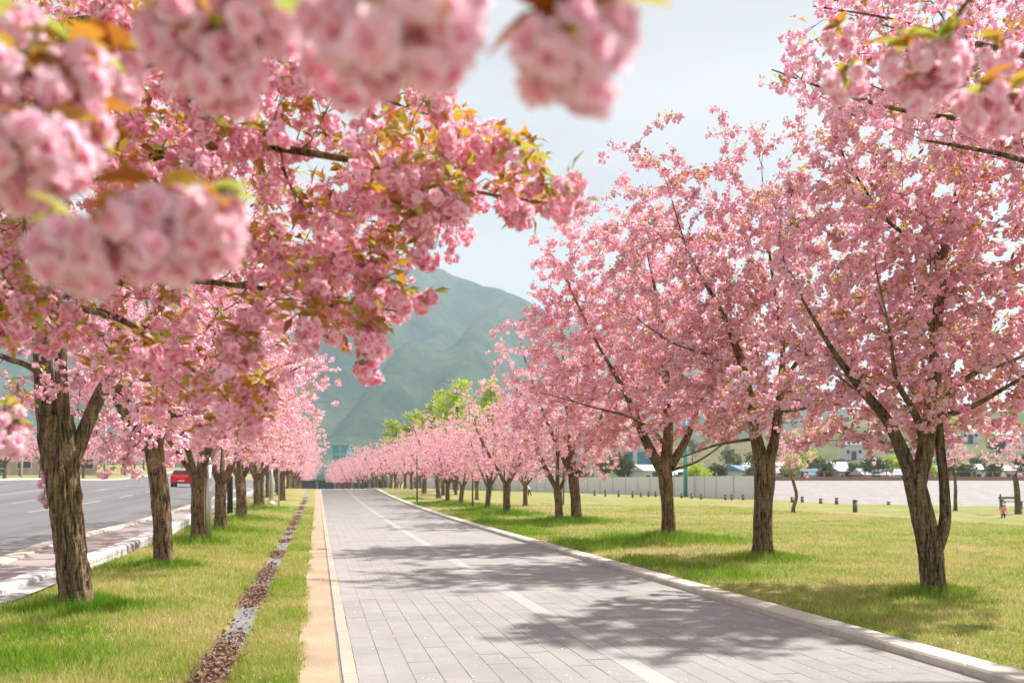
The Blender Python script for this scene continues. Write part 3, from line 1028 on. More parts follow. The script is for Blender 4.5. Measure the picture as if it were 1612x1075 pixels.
# ---- left row, nearest
bl1 = G(122, 968); e1 = project(bl1)[2]
tr = LP((124, 985, e1, 0.1689), (122, 955, e1, 0.1547), (112, 880, e1, 0.1472), (104, 800, e1, 0.1547), (98, 740, e1, 0.1723), (92, 690, e1, 0.1797), (88, 655, e1, 0.1580))
lm = [LP((94, 745, e1, 0.12), (82, 700, e1, 0.1258), (74, 640, e1, 0.1110), (68, 580, e1, 0.0962), (60, 500, e1 - .1, 0.0740), (40, 380, e1 - .2, 0.0444), (20, 240, e1 - .2, 0.0148)),
      LP((98, 745, e1 - .03, .07), (103, 715, e1 - .06, 0.0666), (100, 640, e1 - .1, 0.0629), (97, 560, e1 - .1, 0.0592), (110, 480, e1, 0.0444), (160, 380, e1 + .2, 0.0222), (200, 260, e1 + .3, 0.0089)),
      LP((102, 765, e1, .08), (116, 722, e1 + .05, 0.0888), (136, 670, e1 + .1, 0.0740), (163, 610, e1 + .2, 0.0629), (205, 540, e1 + .4, 0.0444), (280, 450, e1 + .7, 0.0222), (360, 350, e1 + .9, 0.0089)),
      LP((66, 590, e1, 0.0370), (40, 574, e1 - .1, 0.0333), (0, 560, e1 - .2, 0.0296), (-80, 520, e1 - .3, 0.0148)),
      LP((160, 620, e1 + .1, 0.0370), (220, 600, e1 - .2, 0.0259), (300, 590, e1 - .5, 0.0148), (360, 600, e1 - .7, 0.0067))]
tg = np.concatenate((np.array([P(a + rgs.normal(0, 13), b + rgs.normal(0, 9), e1 + c + rgs.normal(0, .15)) for a, b, c in ((160, 715, 1.5), (180, 730, 1.6), (205, 728, 1.8), (222, 738, 1.7), (150, 690, 1.3), (195, 700, 1.6), (278, 725, 2.6), (290, 700, 2.7), (215, 690, 1.6)) for _ in range(4)] + [P(a, b, e1 + c) for a, b, c in ((74, 756, .02), (71, 768, .02), (70, 782, .0), (76, 792, .02))]), envelope(rgt, 420, P(150, 400, e1), 2.7, 2.6, 2.6, 1.9, 0.3, 21.0, 0.45),
                     envelope(rgt, 120, P(250, 590, e1 + 1.0), 2.0, 2.0, 0.9, 1.75, 0.3, 5.0, 0.5)))
hero("nearest cherry tree by the street, thick furrowed mossy trunk in full view", GROUP_L, 41, bl1, tr, lm, tg, bl1[2] + 1.7, 0.12, CL_LO, ME_LOD, 300, 72, 0.25, 0.022, 0.5)

# ---- left row, second
bl2 = G(258, 896); e2 = project(bl2)[2]
tr = LP((259, 908, e2, 0.1596), (258, 885, e2, 0.1470), (254, 800, e2, 0.1428), (247, 740, e2, 0.1428), (240, 695, e2, 0.1428), (238, 675, e2, 0.1260))
lm = [LP((232, 705, e2, .1), (210, 672, e2, .085), (180, 620, e2, .07), (140, 520, e2, .04), (110, 400, e2, .012)),
      LP((240, 700, e2, .11), (240, 640, e2, .1), (250, 540, e2, .07), (260, 420, e2, .02)),
      LP((246, 700, e2, .1), (262, 655, e2 + .1, .085), (310, 580, e2 + .2, .06), (370, 480, e2 + .4, .03), (430, 400, e2 + .5, .012)),
      LP((262, 655, e2, .05), (340, 640, e2 - .5, .035), (430, 600, e2 - .9, .02), (500, 560, e2 - 1.2, .009))]
c_ = P(300, 490, e2)
tg = np.concatenate((envelope(rgt, 520, c_, 3.1, 2.7, 2.5, 1.9, 0.3, 23.0, 0.45), envelope(rgt, 120, P(330, 610, e2), 2.4, 2.0, 1.0, 1.7, 0.3, 6.0, 0.5)))
hero("second cherry tree by the street, straight flaky trunk with three short forks", GROUP_L, 42, bl2, tr, lm, tg, bl2[2] + 1.7, 0.125, CL_FAR, ME_LOD, 0, 40, 0.13, 0.035, 0.5)

# ---- tree out of the frame on the left whose crown fills the upper left
bz = np.array((-2.9, 5.0, float(gz(-2.9, 5.0))))
tr = trunk_at(bz, (0.05, 0, -.1, .22), (0, 0, .1, .2), (-.05, .02, .9, .19), (0, 0, 1.45, .2), (0.02, 0, 1.6, .17))
def lz(*pts):
    return np.array([(bz[0], bz[1], bz[2] + 1.4, pts[0][3] * 1.25)] + [(*P(a, b, c), r) for a, b, c, r in pts])
lm = [lz((-60, 420, 5.2, 0.0558), (120, 290, 4.6, 0.0341), (330, 230, 4.2, 0.0217), (540, 250, 3.9, 0.0136), (740, 300, 3.7, 0.0081), (900, 325, 3.55, 0.0037)),
      lz((-80, 470, 5.3, 0.0496), (60, 470, 4.9, 0.0310), (230, 440, 4.6, 0.0186), (420, 455, 4.2, 0.0118), (560, 480, 4.0, 0.0062), (625, 490, 3.9, 0.0031)),
      lz((-100, 300, 5.4, 0.0496), (60, 60, 5.2, 0.0310), (260, 40, 5.0, 0.0186), (480, 110, 4.7, 0.0112), (640, 170, 4.5, 0.0056), (730, 195, 4.4, 0.0031)),
      lz((-60, 500, 5.4, 0.0372), (150, 490, 5.1, 0.0217), (270, 560, 4.8, 0.0124), (350, 620, 4.5, 0.0068), (390, 680, 4.3, 0.0037)),
      lz((-40, 350, 5.0, 0.0434), (60, 300, 4.2, 0.0248), (160, 140, 3.6, 0.0136), (330, 80, 3.3, 0.0074), (450, 30, 3.1, 0.0037)),
      np.array([(bz[0], bz[1], bz[2] + 1.45, .12), (-3.6, 4.6, 2.4, .09), (-4.4, 4.2, 3.4, .05), (-5.0, 3.8, 4.6, .02)]),
      np.array([(bz[0], bz[1], bz[2] + 1.45, .12), (-3.0, 5.8, 2.6, .09), (-3.3, 6.6, 3.8, .05), (-3.6, 7.2, 5.0, .02)])]
ZPOLY = [(-60, -40), (735, -40), (735, 140), (705, 160), (770, 200), (800, 260), (850, 290), (900, 305), (955, 280), (945, 330), (880, 372), (820, 350), (760, 345), (735, 370), (745, 440),
         (690, 420), (650, 380), (640, 430), (650, 500), (590, 520), (545, 545), (470, 560), (440, 620), (395, 690), (340, 715), (250, 690), (190, 610), (130, 548), (50, 540), (-60, 535)]
tg = np.concatenate((np.array([P(a_, b_, 4.6) for a_, b_ in ((40, 520), (70, 500), (95, 525), (120, 505), (150, 540), (20, 500), (175, 560), (60, 470))] + [P(580, 560, 3.6), P(588, 575, 3.55), P(572, 590, 3.6), P(520, 520, 3.8), P(640, 480, 3.7)]), view_region(rgt, 620, ZPOLY, 3.3, 5.8), view_region(rgt, 85, [(560, 170), (760, 210), (940, 300), (880, 370), (760, 340), (660, 360), (640, 500), (520, 540), (460, 400)], 3.2, 4.5),
                     envelope(rgt, 120, (-4.0, 5.0, 4.2), 2.2, 2.6, 2.0, 1.9, 0.3, 2.0, 0.6)))
hero("cherry tree just out of view whose drooping clusters fill the upper left", GROUP_L, 43, bz, tr, lm, tg, 1.5, 0.125, CL_LOD, ME_MID, 300, 32, 0.13, 0.05, 1.6, rt=0.0022, nleaf=300, up=.12, smin=0.8, smax=1.2)

# ---- tree out of the frame on the right: top right corner
br = np.array((8.3, 4.9, float(gz(8.3, 4.9))))
tr = trunk_at(br, (0.05, 0, -.1, .2), (0, 0, .1, .18), (-.05, .02, .9, .17), (0, 0, 1.45, .18), (0, 0, 1.6, .15))
def lr_(*pts):
    return np.array([(br[0], br[1], br[2] + 1.4, .11)] + [(*P(a, b, c), r) for a, b, c, r in pts])
lm = [lr_((1760, 330, 8.0, .06), (1620, 210, 7.6, .03), (1440, 178, 7.3, .018), (1330, 150, 7.1, .011), (1215, 110, 7.0, .005)),
      lr_((1760, 200, 7.8, .06), (1640, 100, 7.4, .03), (1500, 60, 7.0, .018), (1400, 30, 6.9, .01), (1280, 10, 6.8, .005)),
      lr_((1800, 250, 7.2, .06), (1660, 260, 6.9, .03), (1560, 240, 6.7, .016), (1450, 220, 6.6, .008)),
      np.array([(br[0], br[1], br[2] + 1.4, .11), (8.9, 4.4, 2.8, .07), (9.4, 4.0, 4.4, .03), (9.8, 3.6, 5.8, .01)]),
      np.array([(br[0], br[1], br[2] + 1.4, .11), (8.0, 5.6, 3.0, .07), (7.8, 6.2, 4.6, .03), (7.6, 6.6, 6.0, .01)])]
tg = np.concatenate((view_region(rgt, 260, [(1660, -60), (1660, 270), (1560, 230), (1440, 215), (1330, 185), (1225, 140), (1205, 95), (1235, 60), (1290, 40), (1260, 5), (1350, -30)], 6.3, 8.2),
                     envelope(rgt, 150, (8.6, 4.6, 4.6), 2.3, 2.4, 2.4, 1.8, 0.3, 4.0, 0.5)))
hero("cherry tree just out of view whose thin twigs cross the top right corner", GROUP_R, 44, br, tr, lm, tg, 1.6, 0.15, CL_LO, ME_LOD, 200, 28, 0.12, 0.06, 0.4, rt=0.0026, up=.1)

# ------------------------------------------------------------------ the tree the camera stands under
def near_tree():
    rng = np.random.default_rng(77)
    base = np.array((-2.7, -0.4, 0.04))
    root = thing("cherry_tree", "cherry tree beside the camera whose blurred blossom clusters hang closest", "tree", base, 0, GROUP_L)
    trunk = trunk_at(base, (0.05, 0, -.1, .22), (0, 0, .1, .2), (-.05, .02, .9, .19), (0, 0, 1.5, .2), (0, 0, 1.7, .16))
    def ln(*pts):
        return np.array([(base[0], base[1], base[2] + 1.55, .12)] + [tuple(p) if len(p) == 4 and abs(p[0]) < 20 else (*P(*p[:3]), p[3]) for p in pts])
    limbs = [ln((-1.6, -.1, 2.6, .06), (-.7, .4, 2.75, .03), (0, .7, 2.55, .014), (.25, .85, 2.35, .006)),
             ln((-1.8, .3, 2.2, .05), (-1.1, .8, 2.35, .025), (-.7, 1.05, 2.2, .01), (-.55, 1.15, 2.1, .005)),
             ln((-1.7, .2, 2.5, .05), (-1.0, .7, 2.55, .03), (-.45, .95, 2.4, .012), (-.2, 1.0, 2.25, .005)),
             ln((-1.6, -.4, 2.9, .06), (-.4, .2, 3.2, .035), (.7, .9, 3.1, .018), (1.15, 1.4, 2.8, .009), (1.35, 1.6, 2.55, .005)),
             ln((-3.2, -1.0, 2.8, .08), (-3.8, -1.4, 4.0, .03), (-4.2, -1.8, 5.0, .01)),
             ln((-2.9, .3, 2.8, .07), (-3.2, .9, 4.0, .03), (-3.5, 1.2, 5.0, .01))]
    # (px, py, depth, number of blossoms, spread)
    CLS = [(893, 92, .92, 11, .045), (935, 60, .95, 6, .034), (642, 62, .88, 11, .05), (560, 40, .92, 9, .045), (700, 10, .95, 6, .04), (540, 105, .98, 4, .034),
           (410, 30, 1.12, 10, .05), (285, 50, 1.16, 9, .046), (345, 118, 1.16, 9, .046), (450, 10, 1.2, 7, .045),
           (35, 140, 1.22, 10, .052), (110, 120, 1.26, 9, .046), (180, 122, 1.4, 6, .036), (55, 245, 1.2, 11, .054), (120, 225, 1.3, 6, .04), (20, 290, 1.25, 6, .04),
           (115, 398, 1.16, 9, .046), (190, 385, 1.14, 10, .05), (250, 345, 1.18, 9, .046), (325, 362, 1.2, 9, .046), (275, 400, 1.22, 6, .04),
           (-40, 210, 1.2, 8, .05), (20, 60, 1.3, 6, .042),
           (1430, 105, 1.95, 7, .048), (1480, 100, 1.9, 9, .05), (1455, 150, 1.95, 5, .038), (1545, 165, 2.0, 8, .05), (1590, 175, 2.0, 8, .05), (1333, 128, 2.4, 7, .048), (1320, 60, 3.4, 7, .05), (1570, 90, 2.6, 6, .045),
           (8, 690, 2.6, 9, .05), (12, 660, 2.6, 5, .04)]
    tg = np.array([P(a, b - 55 / c, c) for a, b, c, n, s in CLS])
    ch = grow(limbs + [trunk], tg, rng, 1.7, step=0.05, up=0.12, rt=0.0022, jit=0.05)
    wood_parts(root, trunk, limbs, ch, base, 28, 0.12, 0.06, 3.3)
    FL = [flower(rng, 30, 0.0262, 4, 5) for _ in range(5)]
    fm = [me_of(t, "blossom", M_PETAL) for t in [(a_, b_, np.clip(c_ * .92 + .17, 0, 1)) for a_, b_, c_ in FL]]
    lmats = []
    for tone in (0.08, 0.3, 0.55, 0.8, 0.97):
        t = leaf_tmpl(rng, rng.uniform(.075, .095), .034, rng.uniform(.2, .6))
        lmats.append(me_of((t[0], t[1], np.full(len(t[0]), tone)), "leaf", M_LEAF))
    for a, b, c, n, s in CLS:
        ctr = P(a, b, c) - base
        knot = ctr + np.array((0, 0, 55 / FPX))
        dirs = []
        g = np.pi * (3 - 5 ** .5)
        for i in range(n):
            ct = 0.75 - 1.65 * (i + 0.5) / n
            st = math.sqrt(max(0, 1 - ct * ct))
            ph = g * i + rng.normal(0, .3)
            dirs.append(np.array((st * math.cos(ph), st * math.sin(ph), ct)))
        lines = []
        for v in dirs:
            q = ctr + v * s * 0.55
            lines.append((np.array((knot, (knot + q) / 2 + np.array((0, 0, .006)), q)), np.array((.0014, .0011, .0016))))
        cl = obj("blossom_cluster", tubes_mesh("blossom_cluster", [(p - ctr, r) for p, r in lines], M_STALK, 4), root, ctr)
        for v in dirs:
            ax = v + rng.normal(0, .2, 3)
            R = Matrix([list(r_) for r_ in align(ax)]).to_quaternion()
            o = obj("blossom", fm[rng.integers(len(fm))], cl, v * s * rng.uniform(.85, 1.1), None, rng.uniform(.88, 1.14))
            o.rotation_euler = R.to_euler()
        for i in range(rng.integers(5, 9)):
            o = obj("leaf", lmats[rng.integers(len(lmats))], cl, (0, 0, 55 / FPX + .004), (rng.normal(0, .4), rng.uniform(-.7, .5), rng.uniform(0, 6.28)), rng.uniform(.7, 1.15))
    # clusters outside the frame for the rest of its crown
    pts = envelope(rng, 260, (-3.2, -1.0, 4.2), 2.2, 2.2, 1.9, 2.4, .3, 1.0, .5)
    obj("blossoms", scatter("blossoms", CL_LO, pts - base, rng, M_PETAL, .9, 1.3, .06), root, kind="stuff")
near_tree()

# ------------------------------------------------------------------ the rest of the rows: three generic trees, copied
def generic(seed, h=6.2, rx=3.1, n=480, spacing=.125, tm=CL_FAR, lean=0.0, k=20):
    rng = np.random.default_rng(seed)
    o = np.zeros(3)
    tk = trunk_at(o, (0, 0, -.1, .19), (0, 0, .1, .165), (lean * .5, .02, .8, .15), (lean, 0, 1.35, .16), (lean, 0, 1.5, .13))
    limbs = []
    for i in range(5):
        a = i * 2 * np.pi / 5 + rng.uniform(-.4, .4)
        q = np.array((math.cos(a), math.sin(a)))
        r1 = rx * rng.uniform(.45, .7)
        zt = h * rng.uniform(.7, .9)
        limbs.append(np.array([(lean, 0, 1.3, .09), (lean + q[0] * .25, q[1] * .25, 1.75, .075), (lean + q[0] * r1 * .6, q[1] * r1 * .6, 1.6 + (zt - 1.6) * .5, .045), (lean + q[0] * r1, q[1] * r1, zt, .012)]))
    c = (lean, 0, h * .56)
    tg = np.concatenate((envelope(rng, n, c, rx, rx, h * .42, 1.7, .24, seed * 1.7, .42), plumes(rng, 16, c, rx * .9, rx * .9, h * .36, .3, .8)))
    ch = grow(limbs + [tk], tg, rng, 1.45, step=.25, up=.2)
    pts, tips = chain_points(ch, rng, spacing)
    pts = np.concatenate((pts, tips))
    nl = int(len(pts) * .6)
    res = [("trunk", bark_tube("trunk", tk, M_BARK, k, .08, .13, seed, .5), None)]
    for l_ in limbs:
        res.append(("branch", bark_tube("branch", l_, M_BARK2, 8, .15, .06, seed), None))
    res.append(("twigs", tubes_mesh("twigs", ch, M_TWIG, 3), "stuff"))
    res.append(("blossoms", scatter("blossoms", tm, pts, rng, M_PETAL, .8, 1.2, .07), "stuff"))
    res.append(("leaves", scatter("leaves", TUFT_S, pts[rng.choice(len(pts), nl, replace=False)] + np.array((0, 0, .05)), rng, M_LEAF, .9, 1.4, .2), "stuff"))
    return res
GEN = [generic(51), generic(52, 6.6, 3.2, lean=.12), generic(53, 5.8, 2.9, lean=-.15)]
GEN_LOW = [generic(61, 5.6, 3.0, 330, .17), generic(62, 5.9, 3.1, 330, .17, lean=.15)]
def place(gen, x, y, label, group, rz, sc=1.0, name="cherry_tree", cat="tree"):
    root = thing(name, label, cat, (x, y, float(lawn_z(x, y)) - .02), rz, group)
    root.scale = (sc, sc, sc * 1.0)
    for nm, me, kd in gen:
        o = obj(nm, me, root)
        if kd:
            o["kind"] = kd
    return root
ORD = ["third", "fourth", "fifth", "sixth", "seventh", "eighth", "ninth", "tenth"]
rl = np.random.default_rng(3)
lpos = [G(313, 858), G(347, 840), G(380, 822), G(404, 803)]
lab = ["third cherry tree by the street, behind the tall steel pole", "fourth cherry tree by the street, slim trunk before the black post",
       "fifth cherry tree by the street, brown trunk branching to the right", "sixth cherry tree by the street, thin trunk behind the fifth"]
for i, q in enumerate(lpos):
    place(GEN[i % 3], q[0], q[1], lab[i], GROUP_L, rl.uniform(0, 6.28), (1.05, 1.0, 1.08, .95)[i])
y = 50.0
while y < 160:
    place(GEN_LOW[rl.integers(2)], -2.9 + rl.normal(0, .25), y + rl.normal(0, .3), "distant cherry tree far along the street row, trunk small and pale", GROUP_L, rl.uniform(0, 6.28), rl.uniform(.92, 1.1))
    y += 5.3
rpos = [(908, 824, 1.12, "fourth cherry tree of the lawn row, upright dark trunk of a pair"), (880, 825, .8, "slender pale leaning cherry tree paired beside the fourth of the lawn row"),
        (798, 812, .9, "cherry tree of the lawn row leaning left, thick trunk bent at the fork"), (767, 806, .76, "cherry tree of the lawn row with small spur branch on its trunk"),
        (725, 798, .72, "cherry tree of the lawn row with straight trunk leaning slightly left"), (705, 795, .74, "cherry tree of the lawn row, dark forked trunk beside the leaning one")]
for i, (a, b, s_, lb) in enumerate(rpos):
    q = G(a, b)
    place(GEN[(i + 1) % 3], q[0], q[1], lb, GROUP_R, rl.uniform(0, 6.28), s_)
y = 58.0
while y < 172:
    place(GEN_LOW[rl.integers(2)], 8.0 + rl.normal(0, .3) - 4.2 * sstep(y, 70, 150), y + rl.normal(0, .4), "distant cherry tree in the crowded far end of the lawn row", GROUP_R, rl.uniform(0, 6.28), rl.uniform(.78, .95))
    y += 4.6
for i in range(9):
    place(GEN_LOW[rl.integers(2)], 10.8 + rl.normal(0, .5), 46 + i * 9 + rl.normal(0, 1), "distant cherry tree behind the lawn row, thin trunk", "cherry trees behind the lawn row", rl.uniform(0, 6.28), rl.uniform(.62, .78))
# across the street
for i in range(16):
    yy = 62 + i * 10.5 + rl.normal(0, 1)
    place(GEN_LOW[rl.integers(2)], -29.5 + rl.normal(0, .4), yy, "distant cherry tree across the street behind the far kerb", "cherry trees across the street", rl.uniform(0, 6.28), rl.uniform(.8, 1.05))
for i in range(10):
    place(GEN_LOW[rl.integers(2)], -40 + rl.normal(0, 2), 60 + i * 14 + rl.normal(0, 2), "distant cherry tree deep in the second row across the street", "cherry trees across the street", rl.uniform(0, 6.28), rl.uniform(.9, 1.2))

# young trees on the lawn to the right
def young(label, base_px, pts, seed, n=70, rx=1.3, zc=3.2):
    rng = np.random.default_rng(seed)
    b = G(*base_px); d = project(b)[2]
    tk = np.array([(*P(x, y, d), r) for x, y, r in pts])
    c = tk[-1, :3] + np.array((0, 0, 1.0))
    tg = envelope(rng, n, c, rx, rx, 1.2, tk[-1, 2] - .3, .3, seed, .5)
    hero(label, "young cherry trees out on the lawn", seed, b, tk, [], tg, tk[-1, 2] - .35, .13, CL_LO, ME_LOD, 0, 14, .06, .08, .4)
young("young cherry tree on the lawn with an S-curved trunk", (1250, 809), [(1250, 812, .09), (1249, 800, .08), (1254, 780, .075), (1250, 762, .07), (1245, 745, .05)], 71)
young("young cherry tree on the lawn with slim straight trunk", (1504, 806), [(1504, 809, .09), (1504, 790, .08), (1504, 765, .07), (1502, 740, .05)], 72)
young("young cherry tree at the lawn edge by a green bench", (1603, 811), [(1603, 814, .13), (1602, 790, .12), (1600, 765, .11), (1597, 745, .08)], 73, 60, 1.6)

# ------------------------------------------------------------------ poles, posts and people near the rows
M_STEEL = plain("galvanised_steel", (0.50, 0.50, 0.48), 0.35, 0.75, 0.1)
M_YSTEEL = plain("yellow_pole_paint", (0.46, 0.38, 0.10), 0.5, 0, 0.2)
M_BLACK = plain("black_plastic", (0.018, 0.018, 0.02), 0.5)
M_TEAL = plain("teal_paint", (0.10, 0.36, 0.37), 0.5)
M_DGREY = plain("dark_grey_paint", (0.085, 0.09, 0.095), 0.6)
M_WHITE = plain("white_paint", (0.74, 0.74, 0.73), 0.6, 0, .05)
M_WOOD = plain("bollard_wood", (0.13, 0.12, 0.10), 0.8, 0, .3, 12)
M_BRICK = plain("red_brown", (0.30, 0.17, 0.12), 0.9)
M_GREEN = plain("bench_green", (0.16, 0.22, 0.09), 0.6)
M_RED = plain("red_car_paint", (0.62, 0.02, 0.02), 0.3, 0, .02)
M_TYRE = plain("tyre_rubber", (0.02, 0.02, 0.02), 0.9)
M_CARGLASS = plain("car_glass", (0.03, 0.035, 0.04), 0.12, 0, .02)
M_LAMP = plain("lamp_lens", (0.8, 0.75, 0.7), 0.3, 0, .02)
M_TAIL = plain("tail_lens", (0.45, 0.02, 0.015), 0.3, 0, .02)

def lathe_obj(name, prof, mat, parent, k=16, loc=(0, 0, 0)):
    b = MB(); b.lathe((0, 0, 0), prof, k)
    return obj(name, b.mesh(name, mat, True), parent, loc)

q = G(328, 858)
t = thing("street_pole", "tall steel pole with a domed collar beside the third street tree", "pole", q)
lathe_obj("lower_shaft", [(.075, 0), (.075, 1.88)], M_STEEL, t)
lathe_obj("collar", [(.079, 1.87), (.083, 1.9), (.08, 1.95), (.06, 2.0), (.042, 2.03)], M_STEEL, t)
lathe_obj("upper_shaft", [(.032, 2.02), (.03, 4.6)], M_STEEL, t)
b = MB(); b.tube([(-.082, -.03, .02), (-.082, -.03, 1.84)], [.022, .022], 8); b.tube([(-.085, -.03, .45), (.085, -.06, .45)], [.012, .012], 6)
obj("conduit", b.mesh("conduit", M_YSTEEL, True), t)
q = G(362, 809)
t = thing("black_post", "black cylindrical post between the fourth and fifth street trees", "post", q)
lathe_obj("shaft", [(.12, 0), (.12, 1.52), (.11, 1.56)], M_BLACK, t)
lathe_obj("cap", [(.125, 1.55), (.125, 1.6), (.08, 1.68), (.02, 1.7)], M_BLACK, t)
q = G(427, 795)
t = thing("lamp_post", "pale grey lamp post on a white base in the street verge", "lamp post", q)
lathe_obj("base", [(.2, 0), (.2, .12), (.13, .22)], M_WHITE, t)
lathe_obj("shaft", [(.1, .2), (.085, 2.35)], M_STEEL, t)
lathe_obj("cap", [(.09, 2.34), (.08, 2.44), (.03, 2.5)], M_STEEL, t)
q = G(439, 801)
t = thing("sign_pole", "thin steel sign pole right of the pale lamp post", "pole", q)
lathe_obj("shaft", [(.035, 0), (.035, 3.0)], M_STEEL, t, 10)
b = MB(); b.box((0, 0, 2.85), (.5, .03, .5), 0, .0)
obj("sign_plate", b.mesh("sign_plate", M_STEEL), t)
q = G(1079, 783)
t = thing("teal_pole", "teal painted lighting pole standing at the far lawn edge", "pole", q)
lathe_obj("shaft", [(.19, 0), (.17, 4.6), (.13, 7)], M_TEAL, t)
lathe_obj("base_plate", [(.3, 0), (.3, .05)], M_TEAL, t)
for k, (a, bb, hh, lb) in enumerate([(656.5, 793, 3.0, "thin dark pole at the kerb before the far lawn trees"), (744, 800, 2.9, "thin dark pole with a white notice between two leaning lawn trees"),
                            (794, 806, 3.6, "thin dark pole behind the bent lawn tree, close on its left"), (802, 796, 3.4, "thin dark pole just right of the bent lawn tree"), (887, 796, 3.2, "thin grey pole between the paired lawn trees")]):
    q = G(a, bb)
    t = thing("thin_pole", lb, "pole", q, 0, "thin poles among the lawn trees")
    lathe_obj("shaft", [(.045, 0), (.04, hh)], M_DGREY, t, 8)
    lathe_obj("foot", [(.09, 0), (.09, .06)], M_DGREY, t, 8)
    if k == 1:
        b = MB(); b.box((0, -.05, 2.2), (.42, .03, .5)); obj("notice_board", b.mesh("notice_board", M_WHITE), t)

# bollards at the lawn edge
bol = [(936, 781, 10), (953, 782, 11), (974, 783, 11), (996, 784, 11), (1009, 783, 9), (1021, 783, 10), (1032, 783, 10), (1073, 785, 9), (1089, 786, 10), (1104, 787, 10), (1142, 788, 10), (1152, 788, 10), (1170, 788, 10),
       (1247, 792, 10), (1263, 792, 11), (1292, 794, 10), (1317, 795, 12), (1346, 808, 22), (1399, 796, 7), (1577, 804, 19)]
spec = {1346: "tallest dark bollard standing forward on the lawn by itself", 1577: "dark bollard at the end of the green bench", 1399: "shortest bollard, behind the forked trunk of the nearest lawn tree",
        1089: "brownish bollard just right of the teal pole", 1073: "bollard just left of the teal pole", 1317: "bollard left of the tallest forward bollard", 936: "leftmost bollard at the lawn edge, right of the paired lawn trees",
        1247: "bollard right beside the S-curved young tree, on its left", 1263: "bollard right beside the S-curved young tree, on its right"}
bmesh_cache = None
for a, bb, hpx in bol:
    q = G(a, bb); d = project(q)[2]
    t = thing("bollard", spec.get(a, "low dark bollard in the evenly spaced line at the far lawn edge"), "bollard", q, 0, "bollards along the lawn edge")
    s = hpx * d / FPX
    if bmesh_cache is None:
        m1 = MB().lathe((0, 0, 0), [(.1, -.02), (.1, .86)], 10).mesh("shaft", M_WOOD if a != 1089 else M_BRICK, True)
        m2 = MB().lathe((0, 0, 0), [(.105, .85), (.105, .95), (.07, 1.0)], 10).mesh("cap", M_DGREY, True)
        m3 = MB().lathe((0, 0, 0), [(.1, -.02), (.1, .86)], 10).mesh("shaft", M_BRICK, True)
        bmesh_cache = (m1, m2, m3)
    obj("shaft", bmesh_cache[2] if a == 1089 else bmesh_cache[0], t); obj("cap", bmesh_cache[1], t)
    t.scale = (1, 1, s)
q = G(1592, 803)
t = thing("bench", "green slatted bench at the lawn edge right of a dark bollard", "bench", q, -YAW)
for k in range(3):
    b = MB(); b.box((0, -.16 + k * .16, .44), (1.0, .12, .04)); obj("seat_slat", b.mesh("seat_slat", M_GREEN), t)
for k in range(1):
    b = MB(); b.box((0, .27, .62 + k * .16), (1.0, .04, .11)); obj("back_slat", b.mesh("back_slat", M_GREEN), t)
for s in (-.42, .42):
    b = MB(); b.box((s, 0, .21), (.06, .4, .42)); b.box((s, .24, .42), (.055, .05, .8)); obj("leg", b.mesh("leg", M_DGREY), t)

# people
M_SKIN = plain("skin", (0.55, 0.33, 0.24), 0.6, 0, .05)
M_PINK = plain("pink_jacket", (0.72, 0.32, 0.38), 0.9, 0, .08)
M_DARK = plain("dark_trousers", (0.03, 0.03, 0.035), 0.9)
M_HAIR = plain("dark_hair", (0.02, 0.015, 0.012), 0.6)
M_SHIRT = plain("white_shirt", (0.68, 0.68, 0.70), 0.9, 0, .05)
def skin_mesh(name, verts, edges, radii, mats, mat_of):
    me = bpy.data.meshes.new(name + "_cage")
    me.from_pydata([tuple(v) for v in verts], edges, [])
    o = bpy.data.objects.new("tmp", me); COL.objects.link(o)
    o.modifiers.new("skin", 'SKIN'); 
    for v, r in zip(me.skin_vertices[0].data, radii):
        v.radius = (r, r)
    me.skin_vertices[0].data[0].use_root = True
    m = o.modifiers.new("sub", 'SUBSURF'); m.levels = 2; m.render_levels = 2
    dg = bpy.context.evaluated_depsgraph_get()
    me2 = bpy.data.meshes.new_from_object(o.evaluated_get(dg))
    me2.name = name
    bpy.data.objects.remove(o)
    me2.materials.clear()
    for m in mats: me2.materials.append(m)
    for p in me2.polygons:
        p.material_index = mat_of(p.center); p.use_smooth = True
    return me2
